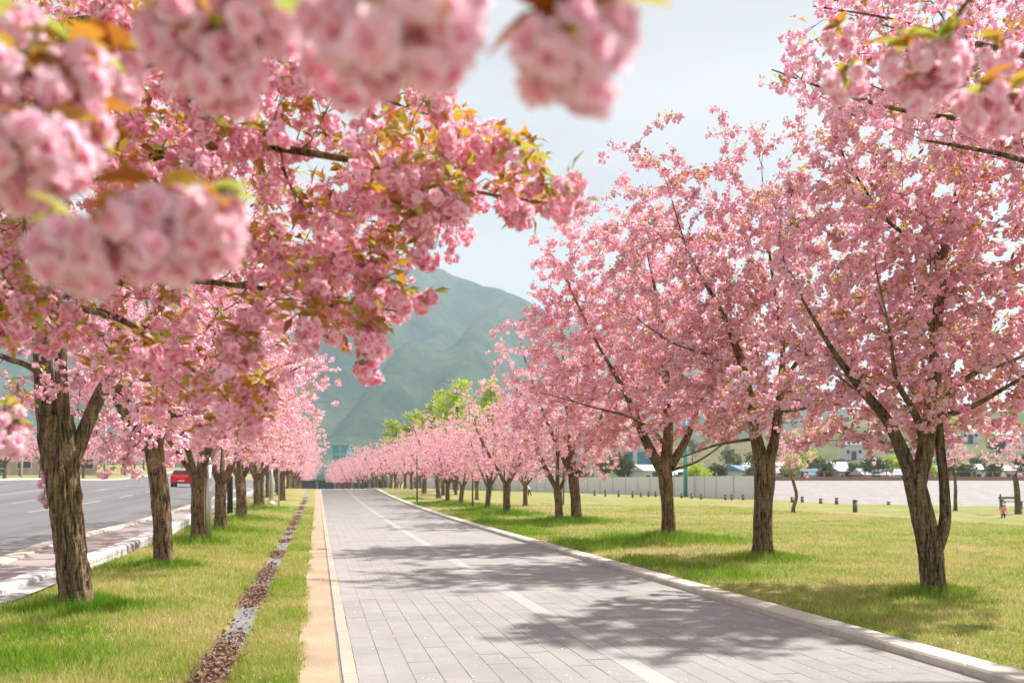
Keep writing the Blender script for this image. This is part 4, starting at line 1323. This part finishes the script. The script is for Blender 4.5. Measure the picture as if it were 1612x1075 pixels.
def person(label, loc, rz, H, top, bottom, crouch=0.0, hat=None, bend=0.0):
    t = thing("person", label, "person", loc, rz)
    u = H
    hipz = (.5 - .3 * crouch) * u
    kn = .16 * crouch + .03
    lean = bend
    hip = np.array((0, 0, hipz)); chest = np.array((0, .0 + lean * .22, hipz + .25)) * (1, u, 1); chest[2] = hipz + .25 * u * (1 - .2 * lean)
    neck = chest + np.array((0, .02 + lean * .08, .10)) * u
    head = neck + np.array((0, .012 + lean * .03, .085)) * u
    V = [hip, hip * .5 + chest * .5, chest, neck, head, head + np.array((0, 0, .05)) * u]
    E = [(0, 1), (1, 2), (2, 3), (3, 4), (4, 5)]
    R = [.075, .07, .085, .03, .058, .05]
    for s in (-1, 1):
        st = s * .09 * (1 - crouch)
        i = len(V)
        V += [hip + np.array((s * .05, 0, -.03)) * u, np.array((s * .06, kn + st * .8, .27)) * u, np.array((s * .06, -.02 * crouch + st * 1.2 - .02, .05)) * u, np.array((s * .065, .07 + st * 1.2, .022)) * u]
        E += [(0, i), (i, i + 1), (i + 1, i + 2), (i + 2, i + 3)]; R += [.06, .045, .03, .024]
        i = len(V)
        sh = chest + np.array((s * .105, 0, .035)) * u
        V += [sh, sh + np.array((s * .03, .02 + .1 * lean - st * .4, -.15)) * u, sh + np.array((s * .015, .10 + .12 * lean - st * .5, -.27)) * u, sh + np.array((s * .0, .13 + .13 * lean - st * .5, -.32)) * u]
        E += [(2, i), (i, i + 1), (i + 1, i + 2), (i + 2, i + 3)]; R += [.042, .032, .024, .022]
    R = [r * u for r in R]
    nk, hz = neck[2], hipz
    def mo(c):
        if c[2] > nk + .0 * u: return 2
        if np.linalg.norm(np.array(c) - V[13]) < .04 * u or np.linalg.norm(np.array(c) - V[-1]) < .04 * u: return 2
        return 0 if c[2] > hz - .02 * u else 1
    obj("body", skin_mesh("body", V, E, R, (top, bottom, M_SKIN), mo), t)
    b = MB()
    prof = [(.064, -.01), (.068, .02), (.06, .05), (.035, .072), (.004, .08)]
    b.lathe(head + np.array((0, -.012, 0)) * u, [(r * u, z * u) for r, z in prof], 12)
    obj("hat" if hat else "hair", b.mesh("hat", hat or M_HAIR, True), t)
    fc = MB()
    fc.lathe(head + np.array((0, .058, -.012)) * u, [(.012 * u, -.012 * u), (.009 * u, .01 * u)], 6)
    obj("nose", fc.mesh("nose", M_SKIN, True), t)
    for s in (-1, 1):
        e = MB(); e.lathe(head + np.array((s * .022, .053, .006)) * u, [(.006 * u, -.005 * u), (.006 * u, .005 * u)], 6)
        obj("eye", e.mesh("eye", M_HAIR), t)
    return t
q = G(1579, 817)
person("small child in pink jacket and dark trousers crouching on the lawn", q, 2.6, .82, M_PINK, M_DARK, crouch=.75, hat=M_WHITE, bend=.6)
q = G(834, 781)
person("person in white top and dark trousers leaning forward on the far lawn", q, 1.2, 1.45, M_SHIRT, M_DARK, crouch=.1, bend=.9)

# red car on the street
def car(label, loc, rz):
    t = thing("parked_car", label, "car", loc, rz)
    # side profile (y forward, z), half width follows
    prof = [(-2.0, .35), (-2.05, .75), (-1.95, 1.0), (-1.75, 1.05), (-1.45, 1.42), (-.9, 1.5), (.1, 1.46), (.85, 1.02), (1.75, .88), (2.0, .72), (2.02, .38), (1.2, .28), (-1.2, .28)]
    V, F = [], []
    n = len(prof)
    for x, ins in ((-.85, .0), (-.80, .02), (.80, .02), (.85, 0)):
        for yy, zz in prof:
            k = .78 if zz > 1.1 else 1.0
            V.append((x * k, yy, zz if abs(x) > .82 else zz + ins))
    for s in range(3):
        F.append([(s * n + i, s * n + (i + 1) % n, (s + 1) * n + (i + 1) % n, (s + 1) * n + i) for i in range(n)])
    F.append([tuple(range(n))[::-1]]); F.append([tuple(3 * n + i for i in range(n))])
    b = MB(); b.add(V, F); obj("body", b.mesh("body", M_RED), t)
    for nm, pts in (("windscreen", [(-.6, .12, 1.45), (.6, .12, 1.45), (.72, .8, 1.06), (-.72, .8, 1.06)]), ("rear_window", [(-.6, -1.47, 1.42), (.6, -1.47, 1.42), (.72, -1.76, 1.08), (-.72, -1.76, 1.08)])):
        p = np.array(pts, float); p[:, 2] += .025; p[:, 1] += .02 if nm == "windscreen" else -.02
        b = MB(); b.add(np.concatenate((p, p - (0, 0, .02))), [[(0, 1, 2, 3), (7, 6, 5, 4), (0, 4, 5, 1), (1, 5, 6, 2), (2, 6, 7, 3), (3, 7, 4, 0)]])
        obj(nm, b.mesh(nm, M_CARGLASS), t)
    for s in (-1, 1):
        for y0, y1 in ((-1.35, -.5), (-.42, .45)):
            b = MB(); b.add([(s * .80, y0, 1.08), (s * .80, y1 + (.25 if y1 > 0 else 0), 1.08), (s * .672, y1, 1.4), (s * .672, y0 + .1, 1.4), (s * .77, y0, 1.08), (s * .77, y1, 1.08), (s * .65, y1, 1.4), (s * .65, y0 + .1, 1.4)],
                            [[(0, 1, 2, 3), (7, 6, 5, 4), (0, 4, 5, 1), (1, 5, 6, 2), (2, 6, 7, 3), (3, 7, 4, 0)]])
            obj("side_window", b.mesh("side_window", M_CARGLASS), t)
        for y0 in (-1.25, 1.25):
            wv = MB().lathe((0, 0, 0), [(.2, -.1), (.3, -.1), (.32, -.07), (.32, .07), (.3, .1), (.2, .1)], 18)
            o = obj("wheel", wv.mesh("wheel", M_TYRE, True), t, (s * .78, y0, .32), (0, rad(90), 0))
            rm = MB().lathe((0, 0, 0), [(.2, -.105), (.2, .105)], 14)
            obj("rim", rm.mesh("rim", M_STEEL), o)
        b = MB(); b.box((s * .6, -2.03, .82), (.3, .06, .16), 0, .0); obj("tail_light", b.mesh("tail_light", M_TAIL), t)
        b = MB(); b.box((s * .6, 1.99, .7), (.32, .06, .14), 0, .0); obj("headlight", b.mesh("headlight", M_LAMP), t)
    b = MB(); b.box((0, -2.06, .55), (.5, .03, .12)); obj("number_plate", b.mesh("number_plate", M_WHITE), t)
    return t
def on_ray(px, x_target):
    """point of the ground under image column px where X equals x_target"""
    lo, hi = 2.0, 400.0
    for _ in range(60):
        m = (lo + hi) / 2
        if P(px, 760, m)[0] > x_target: lo = m
        else: hi = m
    p = P(px, 760, lo)
    return np.array((p[0], p[1], float(gz(p[0], p[1]))))
q = on_ray(289, -11.5)
car("red hatchback on the street, mostly hidden behind blossoms and trunks", q + (0, 0, -.015), 0.04)

# rail fence and low building across the street
for k in range(3):
    q0 = np.array((-29.0, 66 + k * 9.0)); 
    z0 = float(lawn_z(q0[0], q0[1]))
    t = thing("rail_fence", ["green rail fence length nearest the camera across the street", "middle green rail fence length across the street", "farthest green rail fence length across the street"][k], "fence", (q0[0], q0[1], z0), 0, "rail fence lengths across the street")
    sl = (float(lawn_z(q0[0], q0[1] + 8.4)) - z0) / 8.4
    for h_ in (.55, 1.0):
        b = MB(); b.tube([(0, 0, h_), (0, 8.4, h_ + 8.4 * sl)], [.05, .05], 6); obj("rail", b.mesh("rail", M_GREEN), t)
    for j in range(5):
        b = MB(); b.box((0, j * 2.1, .5 + j * 2.1 * sl), (.1, .1, 1.15)); obj("post", b.mesh("post", M_DGREY), t)
for k in range(5):
    yy = 58 + k * 17
    z0 = float(lawn_z(-27.3, yy))
    t = thing("street_light", "white street light pole on the far verge of the street", "street light", (-27.3, yy, z0), 0, "street light poles across the street")
    lathe_obj("shaft", [(.1, 0), (.07, 7.5)], M_WHITE, t, 10)
    b = MB(); b.tube([(0, 0, 7.4), (.8, 0, 7.9), (1.9, 0, 8.0)], [.05, .045, .04], 6); obj("arm", b.mesh("arm", M_WHITE), t)
    b = MB(); b.box((2.1, 0, 7.97), (.6, .22, .1), 0, .02); obj("lamp_head", b.mesh("lamp_head", M_DGREY), t)

M_WALLP = plain("pinkish_render", (0.42, 0.33, 0.31), 0.9, 0, .08, .3)
M_WALLW = plain("white_render", (0.62, 0.62, 0.61), 0.9, 0, .06, .3)
M_WALLG = plain("grey_concrete", (0.36, 0.37, 0.37), 0.9, 0, .1, .3)
M_TGLASS = plain("teal_glass", (0.06, 0.24, 0.29), 0.15, 0, .2, .4)
M_DGLASS = plain("dark_window", (0.05, 0.065, 0.08), 0.15, 0, .1, .4)
M_ROOFW = plain("pale_roof", (0.55, 0.55, 0.56), 0.8, 0, .08, .3)
M_ROOFR = plain("brown_roof", (0.27, 0.17, 0.13), 0.9, 0, .1, .3)
M_ROOFB = plain("blue_roof", (0.17, 0.25, 0.32), 0.8, 0, .1, .3)

def building(name, label, cat, loc, rz, size, wall, roof, rows=(1, 4), win=M_DGLASS, flat=True, wsize=None, door=True, group=None, roof_h=None):
    t = thing(name, label, cat, loc, rz, group)
    X, Y, Z = size
    b = MB(); b.box((0, 0, Z / 2), (X, Y, Z)); obj("wall", b.mesh("wall", wall), t)
    if flat:
        b = MB(); b.box((0, 0, Z + .2), (X + .5, Y + .5, .4)); obj("roof", b.mesh("roof", roof), t)
    else:
        rh = roof_h or X * .22
        v = [(-X / 2 - .3, -Y / 2 - .3, Z + .01), (X / 2 + .3, -Y / 2 - .3, Z + .01), (X / 2 + .3, Y / 2 + .3, Z + .01), (-X / 2 - .3, Y / 2 + .3, Z + .01), (-X / 2 - .3, 0, Z + rh), (X / 2 + .3, 0, Z + rh)]
        b = MB(); b.add(v, [[(3, 2, 1, 0), (0, 1, 5, 4), (2, 3, 4, 5)], [(1, 2, 5), (3, 0, 4)]]); obj("roof", b.mesh("roof", roof), t)
    r, c = rows
    ww, wh = wsize or (X / c * .6, Z / r * .5)
    m1 = MB().box((0, 0, 0), (ww + .16, .10, wh + .16)).mesh("window_frame", M_WHITE)
    m2 = MB().box((0, -.04, 0), (ww, .08, wh)).mesh("pane", win)
    for i in range(r):
        for j in range(c):
            if door and i == 0 and j == c // 2:
                continue
            o = obj("window", m1, t, (-X / 2 + (j + .5) * X / c, -Y / 2 - .03, Z * (i + .55) / r))
            obj("pane", m2, o, (0, -.02, 0))
    if door:
        b = MB(); b.box((-X / 2 + (c // 2 + .5) * X / c, -Y / 2 - .03, 1.05), (1.1, .1, 2.1)); obj("door", b.mesh("door", M_DGREY), t)
    return t
q = P(45, 747, 125); q[2] = float(lawn_z(q[0], q[1]))
building("low_building", "long low pinkish building with dark windows across the street", "building", (q[0] - 4, q[1], q[2] - .2), .45, (24, 8, 3.6), M_WALLP, M_ROOFR, (1, 9))

# end of the path: underpass building and glass block
q = P(541, 767, 190)
t = thing("underpass", "low grey building with dark openings closing the end of the path", "building", (q[0], q[1], -1.6), -YAW * .6)
b = MB(); b.box((0, 2.2, 1.6), (20, 4, 3.2)); obj("wall", b.mesh("wall", M_WALLG), t)
b = MB(); b.box((0, 1.2, 4.0), (22, 6, 1.5), 0, .1); obj("deck", b.mesh("deck", M_ROOFB), t)
for k in range(5):
    b = MB(); b.box((-7.4 + k * 3.7, -.02, 1.5), (3.0, .5, 2.9)); obj("opening_shade", b.mesh("opening_shade", M_DGLASS), t)  # solid dark block before the wall; the opening's shade is put into its colour
    b = MB(); b.box((-9.2 + k * 3.7, -.6, 1.7), (.35, .35, 3.2)); obj("column", b.mesh("column", M_WALLG), t)
b = MB(); b.box((9.4, -.6, 1.7), (.35, .35, 3.2)); obj("column", b.mesh("column", M_WALLG), t)
q = P(539, 760, 300)
building("office_block", "pale blue glazed block seen over blossoms at the path end", "building", (q[0], q[1], -2), -.2, (5.5, 8, 15), M_TGLASS, M_ROOFB, (5, 2), M_TGLASS, door=False, wsize=(2.3, 2.6))
q = P(1010, 760, 210)
building("office_building", "white building with teal glass front behind the far lawn", "building", (q[0], q[1], 0), -.25, (13, 12, 8.5), M_WALLW, M_ROOFW, (2, 3), M_TGLASS, wsize=(3.4, 3.0))
q = P(765, 760, 260)
building("white_hall", "large white hall seen between lawn blossoms and green trees", "building", (q[0] + 6, q[1], -1), -.2, (30, 20, 22), M_WALLW, M_ROOFW, (4, 7), M_TGLASS, wsize=(2.6, 2.4))
q = P(790, 760, 165)
building("long_shed", "long pale shed with blue window band behind the far lawn", "building", (q[0], q[1], -.4), -.15, (34, 8, 4.2), M_WALLW, M_ROOFB, (1, 14), M_ROOFB, wsize=(1.6, 2.2))

# ------------------------------------------------------------------ hoarding, plaza, railing
M_HOARD = plain("hoarding_panel", (0.66, 0.65, 0.66), 0.8, 0, .06, .5)
E = resamp(smooth_line(np.array([np.append(G(a, b_)[:2], 0) for a, b_ in ((1226, 788), (1160, 786.5), (1080, 782), (1000, 779), (930, 777))]), 1.0), 30)
far_pt = P(640, 760, 165); far_pt[2] = 0
E2 = resamp(np.concatenate((E, far_pt[None])), 40)
t = thing("hoarding", "pale grey site hoarding of upright panels behind the bollards", "fence", E2[0])
for i in range(len(E2) - 1):
    a, c = E2[i] + (0, 2.2, 0), E2[i + 1] + (0, 2.2, 0)
    mdl = (a + c) / 2
    ln = np.linalg.norm(c - a)
    b = MB(); b.box((0, 0, .95 - .02), (ln - .06, .05, 1.85))
    obj("panel", b.mesh("panel", M_HOARD), t, mdl - E2[0], (0, 0, math.atan2((c - a)[1], (c - a)[0])))
    b = MB(); b.box((0, .0, 1.05), (.08, .1, 2.2)); obj("post", b.mesh("post", M_WALLG), t, a - E2[0])
A = np.array([G(1218, 788.5), G(1262, 792), G(1345, 795.5), G(1480, 799), G(1612, 801), G(1900, 806)])
A[:, 2] = 0.03
B = np.array([P(x, 757.5, 108) for x in (1180, 1250, 1345, 1480, 1612, 1900)])
n = 14
tt = np.linspace(0, 1, n)[:, None, None]
g = A[None] * (1 - tt) + B[None] * tt
g[..., 2] += .12 * tt[..., 0] - .012
i = np.arange(n - 1)[:, None] * 6 + np.arange(5)[None]
obj("plaza", mesh_np("plaza", g.reshape(-1, 3), [np.stack((i, i + 1, i + 7, i + 6), -1).reshape(-1, 4)], (M_PLAZA,), [0], smooth=True), kind="structure")
t = thing("low_wall", "low brown wall with railing along the far side of the plaza", "wall", B[0] + (0, 0, .1))
for k in range(5):
    a, c = B[k] - B[0], B[k + 1] - B[0]
    ln = np.linalg.norm((c - a)[:2])
    mm = (a + c) / 2
    rz = math.atan2((c - a)[1], (c - a)[0])
    b = MB(); b.box((0, 0, .2), (ln, .3, .5)); obj("wall_section", b.mesh("wall_section", M_BRICK), t, mm, (0, 0, rz))
    nb = int(ln / 2.2)
    for j in range(nb):
        p = a + (c - a) * (j + .5) / nb
        b = MB(); b.box((0, 0, .75), (.12, .12, .7)); obj("post", b.mesh("post", M_BRICK), t, p)
    b = MB(); b.box((0, 0, 1.08), (ln, .08, .08)); obj("rail", b.mesh("rail", M_BRICK), t, mm, (0, 0, rz))

# ------------------------------------------------------------------ hill with houses on the right, mountain behind
def hill_mat(name, stops, s1, s2):
    s = NT(name)
    pos = s.coord("Position")
    a, b_ = s.noise(s1, 6, .62, pos), s.noise(s2, 5, .65, pos)
    c_ = s.noise(s2 * 3.2, 4, .7, pos)
    m = s.math('ADD', s.math('MULTIPLY', a, .45), s.math('ADD', s.math('MULTIPLY', b_, .3), s.math('MULTIPLY', c_, .25)))
    return s.pbr(s.ramp(m, *stops), .95, s.bump(b_, .6, 1.0 / s2 * .1), spec=.05)
M_HILL = hill_mat("hill_scrub", ((.34, (.055, .075, .03)), (.48, (.105, .115, .05)), (.6, (.2, .16, .10)), (.7, (.25, .2, .14))), .03, .25)
M_MOUNT = hill_mat("mountain_scrub", ((.38, (.008, .024, .014)), (.46, (.02, .045, .024)), (.53, (.045, .068, .034)), (.64, (.095, .10, .06))), .011, .055)

def heightfield(name, mat, xs, ys, fn, **kw):
    X, Y = np.meshgrid(xs, ys)
    Z = fn(X, Y)
    nx = len(xs)
    i = np.arange(len(ys) - 1)[:, None] * nx + np.arange(nx - 1)[None]
    f = np.stack((i, i + 1, i + nx + 1, i + nx), -1).reshape(-1, 4)
    return obj(name, mesh_np(name, np.stack((X, Y, Z), -1).reshape(-1, 3), [f], (mat,), [0], smooth=True), **kw)

def hill_z(X, Y):
    d = SN * X + CS * Y
    u = (CS * X - SN * Y) / np.maximum(d, 1) * FPX + CX
    base = 1.0 + 26 * sstep(d, 125, 360) * (0.55 + .5 * sstep(u, 1050, 1500))
    z = base + 9 * (n2d(X, Y, .012, 4, 2.0) - .5) * sstep(d, 125, 200)
    edge = sstep(u, 840, 960) * sstep(d, 116, 124)
    return z * edge - 3 * (1 - edge)
heightfield("hill", M_HILL, np.arange(20, 420, 4.0), np.arange(90, 420, 4.0), hill_z, kind="structure")
rh = np.random.default_rng(9)
HW = [M_WALLW, M_WALLW, M_WALLP, M_WALLW]
HR = [M_ROOFW, M_ROOFR, M_ROOFW, M_ROOFB]
names = ["white house with pale roof on the hillside", "pale house with brown gable roof on the hillside", "pinkish house with pale roof on the hillside", "white house with blue roof on the hillside"]
cnt = 0
for row, (dd, h0) in enumerate(((132, 2.4), (165, 3.0), (215, 3.6))):
    for px in np.arange(1010 + row * 165, 1640, 52 - row * 3):
        p = P(px + rh.uniform(-12, 12), 740, dd + rh.uniform(-9, 14))
        z = float(hill_z(np.array(p[0]), np.array(p[1])))
        k = int(rh.integers(0, 4))
        building("house", names[k], "house", (p[0], p[1], z - .4), -YAW + rh.uniform(-.9, .9), (rh.uniform(2.8, 4.6), rh.uniform(3, 4), h0 * rh.uniform(.65, 1)), HW[k], HR[k], (1, 3), M_DGLASS, flat=False, wsize=(.7, .8), group="houses on the far hillside", roof_h=.9)
        cnt += 1

def leaf_tree(name, label, loc, h, rx, mat, seed, n=900, group=None, tone=0.0, size=1.0, trunk_h=.3):
    rng = np.random.default_rng(seed)
    t = thing(name, label, "tree", loc, rng.uniform(0, 6), group)
    tk = trunk_at((0, 0, 0), (0, 0, -.2, .03 * h), (0, 0, .3, .026 * h), (.02 * h, 0, h * trunk_h, .02 * h), (0, .02 * h, h * .6, .012 * h), (0, 0, h * .85, .004 * h))
    obj("trunk", bark_tube("trunk", tk, M_BARK, 8, .3, .08, seed), t)
    tg = envelope(rng, 40, (0, 0, h * .63), rx, rx, h * .36, h * trunk_h * .8, .4, seed, .4)
    ch = grow([tk], tg, rng, h * trunk_h * .8, step=.5, up=.15, rt=.006 * h / 6)
    obj("limbs", tubes_mesh("limbs", ch, M_TWIG, 3), t, kind="stuff")
    clumps = envelope(rng, 60, (0, 0, h * .63), rx, rx, h * .36, h * trunk_h * .8, .45, seed, .4)
    pts = np.repeat(clumps, n // 60, 0) + rng.normal(0, .11 * rx, (60 * (n // 60), 3)) * (1.3, 1.3, .9)
    obj("crown", scatter("crown", [tuft(rng, 3, .34 * size) for _ in range(4)], pts, rng, mat, .7, 1.3, .2, 1.0, bias=tone), t, kind="stuff")
    return t
for k, (a, d, h, r, lb) in enumerate([(717, 120, 16.6, 3.0, "bright yellow-green tree standing highest above the distant pink crowns"), (655, 135, 13.6, 2.2, "small bright green tree peeking over far blossoms at left"),
                                     (625, 140, 12.2, 2.4, "low yellow-green tree leftmost above the far blossoms"), (772, 128, 16.6, 2.3, "pale green tree behind the tall yellow-green one at its right"), (692, 128, 14.6, 2.2, "fresh green tree left of the tall yellow-green one")]):
    p = P(a, 760, d); p[2] = float(lawn_z(p[0], p[1]))
    leaf_tree("green_tree", lb, p, h, r, M_SPRING, 200 + k, 1500, "fresh green trees beyond the path end", .12, 1.25)
p = P(1098, 760, 105); p[2] = 0
leaf_tree("green_tree", "small yellow-green tree right of the teal pole", p, 3.6, 1.5, M_SPRING, 220, 900, None, .1, .8)
for k in range(70):
    a, d = rh.uniform(900, 1650), (rh.uniform(116, 330) if k % 2 else rh.uniform(114, 150))
    p = P(a, 740, d); p[2] = float(hill_z(np.array(p[0]), np.array(p[1]))) - .2
    h = rh.uniform(2.6, 5.0) if d < 150 else rh.uniform(4, 7.5)
    leaf_tree("hillside_tree", ("dull dark green tree" if k % 5 else "bright yellow-green tree") + (" in the front line beyond the plaza wall" if d < 150 else " up among the houses of the far hillside"), p, h, h * .34, M_DULL if k % 5 else M_SPRING, 300 + k, 180, "trees on the far hillside", 0, 1.6, .2)

PK = np.array([(-900, 520), (-400, 470), (0, 402), (250, 425), (430, 452), (520, 442), (600, 415), (645, 408), (690, 420), (740, 440), (800, 456), (870, 492), (960, 520), (1060, 560), (1250, 620), (1500, 680), (1900, 715), (2600, 735)])
DM = 1500.0
def mountain_z(X, Y):
    d = SN * X + CS * Y
    u = (CS * X - SN * Y) / np.maximum(d, 1) * FPX + CX
    crest = (HY - np.interp(u, PK[:, 0], PK[:, 1])) / FPX * DM
    wx = X + 60 * (n2d(X, Y, .004, 3, 7.0) - .5) * 2
    t = np.clip((d - 620) / (DM - 620), 0, 1)
    # spurs run down towards the lower right
    q = (wx - .35 * (d - DM)) / 150.0
    ridge = 1 - 2 * np.abs(fbm(np.stack((q, d / 900.0, 0 * q + 3.3), -1), 3) - .5) * 1.6
    fine = fbm(np.stack((wx / 60.0, d / 110.0, 0 * q + 9.1), -1), 4) - .5
    prof = t ** 1.35
    z = crest * prof + crest * (ridge - .72) * 1.1 * t * (1 - t) * 2.0 + 38 * fine * np.sin(np.pi * np.clip(t, 0, 1)) ** .7
    back = np.clip((d - DM) / 500, 0, 1)
    z = z - crest * back * 1.1
    return np.maximum(z, -4 - 3 * (1 - t)) - 6 * (t <= 0)
heightfield("mountain", M_MOUNT, np.arange(-1500, 2300, 14.0), np.arange(500, 2050, 10.0), mountain_z, kind="structure")

# ------------------------------------------------------------------ grass, tufts, litter
def blades(name, xs, ys, hgt, wid, tone, rng, tvar=.14):
    n = len(xs)
    z = lawn_z(xs, ys)
    a = rng.uniform(0, 2 * np.pi, n)
    ln = rng.uniform(.25, .9, n) * hgt
    b = rng.uniform(0, 2 * np.pi, n)
    root = np.stack((xs, ys, z - .004), -1)
    sd_ = np.stack((np.cos(a), np.sin(a), 0 * a), -1) * (wid * .5)[:, None]
    tip = root + np.stack((np.cos(b) * ln * .75, np.sin(b) * ln * .75, hgt), -1)
    v = np.stack((root - sd_, root + sd_, tip), 1).reshape(-1, 3)
    t = np.clip(np.repeat(tone + rng.normal(0, tvar, n), 3), 0, 1)
    return mesh_np(name, v, [np.arange(3 * n).reshape(-1, 3)], (M_BLADE,), [0], {"tone": t})
gr = np.random.default_rng(17)
def sample_area(n, x0, x1, y0, y1, falloff=1.6):
    xs, ys = [], []
    m = 0
    while m < n:
        u = gr.uniform(0, 1, n)
        y = (y0 ** (1 - falloff) + u * (y1 ** (1 - falloff) - y0 ** (1 - falloff))) ** (1 / (1 - falloff))
        x = gr.uniform(x0, x1, n)
        px, py, d = project(np.stack((x, y, 0 * x), -1))
        ok = (d > 1) & (px > -60) & (px < 1680) & (py < 1120)
        xs.append(x[ok]); ys.append(y[ok]); m += ok.sum()
    return np.concatenate(xs)[:n], np.concatenate(ys)[:n]
def lawn_part(name, n, x0, x1, y0, y1, h, w_, keep=None, tone=.5, falloff=1.7):
    x, y = sample_area(n, x0, x1, y0, y1, falloff)
    if keep is not None:
        k = keep(x, y); x, y = x[k], y[k]
    pat = n2d(x, y, 1.1, 3, 2.0)
    hh = h * (.45 + 1.1 * pat) * gr.uniform(.6, 1.3, len(x))
    ww = w_ * (.5 + .06 * np.hypot(x, y)) * gr.uniform(.7, 1.3, len(x))
    obj(name, blades(name, x, y, hh, ww, tone, gr), kind="stuff")
lawn_part("verge_grass", 90000, -4.0, -.89, 6.0, 46, .068, .008, lambda x, y: (x < -.90 - .05 * gr.uniform(0, 1, len(x))) & (x > xk(y) + .33 * (1 - sstep(y, 13.5, 15.5)) + .02))
lawn_part("strip_grass", 34000, -.66, -.0, 6.0, 46, .055, .008, lambda x, y: (x < -.08 - .18 * n2d(x, y, 1.6, 2, 3.0) + .16 * gr.uniform(0, 1, len(x)) * (n2d(x, y, .9, 2, 5.0) > .5)), .58)
lawn_part("lawn_grass", 150000, 5.12, 22, 5.5, 48, .055, .009, lambda x, y: x > 5.20 - .05 * gr.uniform(0, 1, len(x)))
# taller fresh tufts round the trunks and along the kerb
xs, ys, hs, ts = [], [], [], []
def tuft_ring(b, n, r, h):
    a, q = gr.uniform(0, 6.28, n), np.abs(gr.normal(0, r, n)) + .12
    xs.append(b[0] + np.cos(a) * q * 1.2); ys.append(b[1] + np.sin(a) * q); hs.append(h * np.exp(-q / (r * 2)) * gr.uniform(.5, 1.2, n)); ts.append(np.full(n, .92))
for b_, n_, r_, h_ in ((b1, 2400, .35, .2), (b2, 2600, .45, .24), (b3, 6500, .9, .32), (bl1, 4200, .34, .26), (bl2, 2600, .38, .22)):
    tuft_ring(b_, n_, r_, h_)
for q_ in lpos + [G(a, b_) for a, b_, s_, l_ in rpos]:
    tuft_ring(q_, 2200, .9, .3)
for k in range(46):
    yy = 12 + 46 * gr.uniform(0, 1) ** 1.4
    xx = 5.35 + abs(gr.normal(0, .5)) if k % 3 else gr.uniform(5.6, 8.5)
    tuft_ring((xx, yy), 420, .42, gr.uniform(.12, .26))
tuft_ring(G(20, 1060), 5200, .5, .18)
tuft_ring(G(60, 1010), 2600, .5, .14)
x, y, h, tn = (np.concatenate(v) for v in (xs, ys, hs, ts))
k = ((x > 5.18) | (x < -.95)) & (x > -3.7)
x, y, h, tn = x[k], y[k], h[k], tn[k]
obj("grass_tufts", blades("grass_tufts", x, y, h, .010 + .0005 * np.hypot(x, y) + 0 * x, tn, gr), kind="stuff")

# fallen petals and dry leaves in the drain
n = 15000
y = 5.5 * (60 / 5.5) ** gr.uniform(0, 1, n)
x = -.775 + gr.normal(0, .085 + .05 * (y < 7.8), n) - .12 * (gr.uniform(0, 1, n) < .3) * gr.uniform(0, 1, n)
heap = fbm(np.stack((0 * y, y * .75, 0 * y + 2.2), -1), 3)
k = gr.uniform(0, 1, n) < np.clip((heap - .40) * 6 + .75 * (y < 7.8) + .55 * (y < 20) - .15 * (y > 26), .06, 1)
x, y, heap = x[k], y[k], heap[k]
z = gz(x, y) + .008 + np.clip(heap - .4, 0, .3) * .12 * np.exp(-((x + .77) / .16) ** 2) * gr.uniform(0, 1.4, len(x))
fl = (np.array(((-.5, -.28, 0), (.5, -.2, .12), (.55, .25, 0), (-.45, .3, .14))) * .042, np.array(((0, 1, 2, 3),)), np.full(4, .45))
v, f, t = stamp(fl, rotmats(len(x), gr, .5), np.stack((x, y, z), -1), gr.uniform(.5, 1.35, len(x)), gr.normal(0, .22, len(x)))
obj("dry_litter", mesh_np("dry_litter", v, [f], (M_LITTER,), [0], {"tone": t}), kind="stuff")
# a few fallen petals on the path, sand and lawn
n = 3600
x, y = gr.uniform(-3.5, 11, n), 6 * (30 / 6) ** gr.uniform(0, 1, n)
z = np.where((x > -.1) & (x < 4.85), gz(x, y) + .006, lawn_z(x, y) + .03)
pf = (np.array(((-.5, -.4, 0), (.5, -.4, .1), (.5, .4, 0), (-.5, .4, .12))) * .014, np.array(((0, 1, 2, 3),)), np.full(4, .8))
v, f, t = stamp(pf, rotmats(n, gr, .25), np.stack((x, y, z), -1), gr.uniform(.7, 1.2, n), gr.normal(0, .1, n))
obj("fallen_petals", mesh_np("fallen_petals", v, [f], (M_PETAL,), [0], {"tone": t}), kind="stuff")

# ------------------------------------------------------------------ air
HAZE = True
if HAZE:
    b = MB(); b.box((400, 1900, 225), (6600, 4900, 470))
    hz_m = bpy.data.materials.new("haze_air")
    hz_m.use_nodes = True
    t = hz_m.node_tree
    t.nodes.clear()
    o_ = t.nodes.new("ShaderNodeOutputMaterial")
    pv = t.nodes.new("ShaderNodeVolumePrincipled")
    pv.inputs["Color"].default_value = (0.64, 0.80, 0.985, 1)
    pv.inputs["Density"].default_value = 0.00031
    pv.inputs["Anisotropy"].default_value = 0.1
    t.links.new(pv.outputs[0], o_.inputs["Volume"])
    obj("haze", b.mesh("haze", hz_m), kind="stuff")
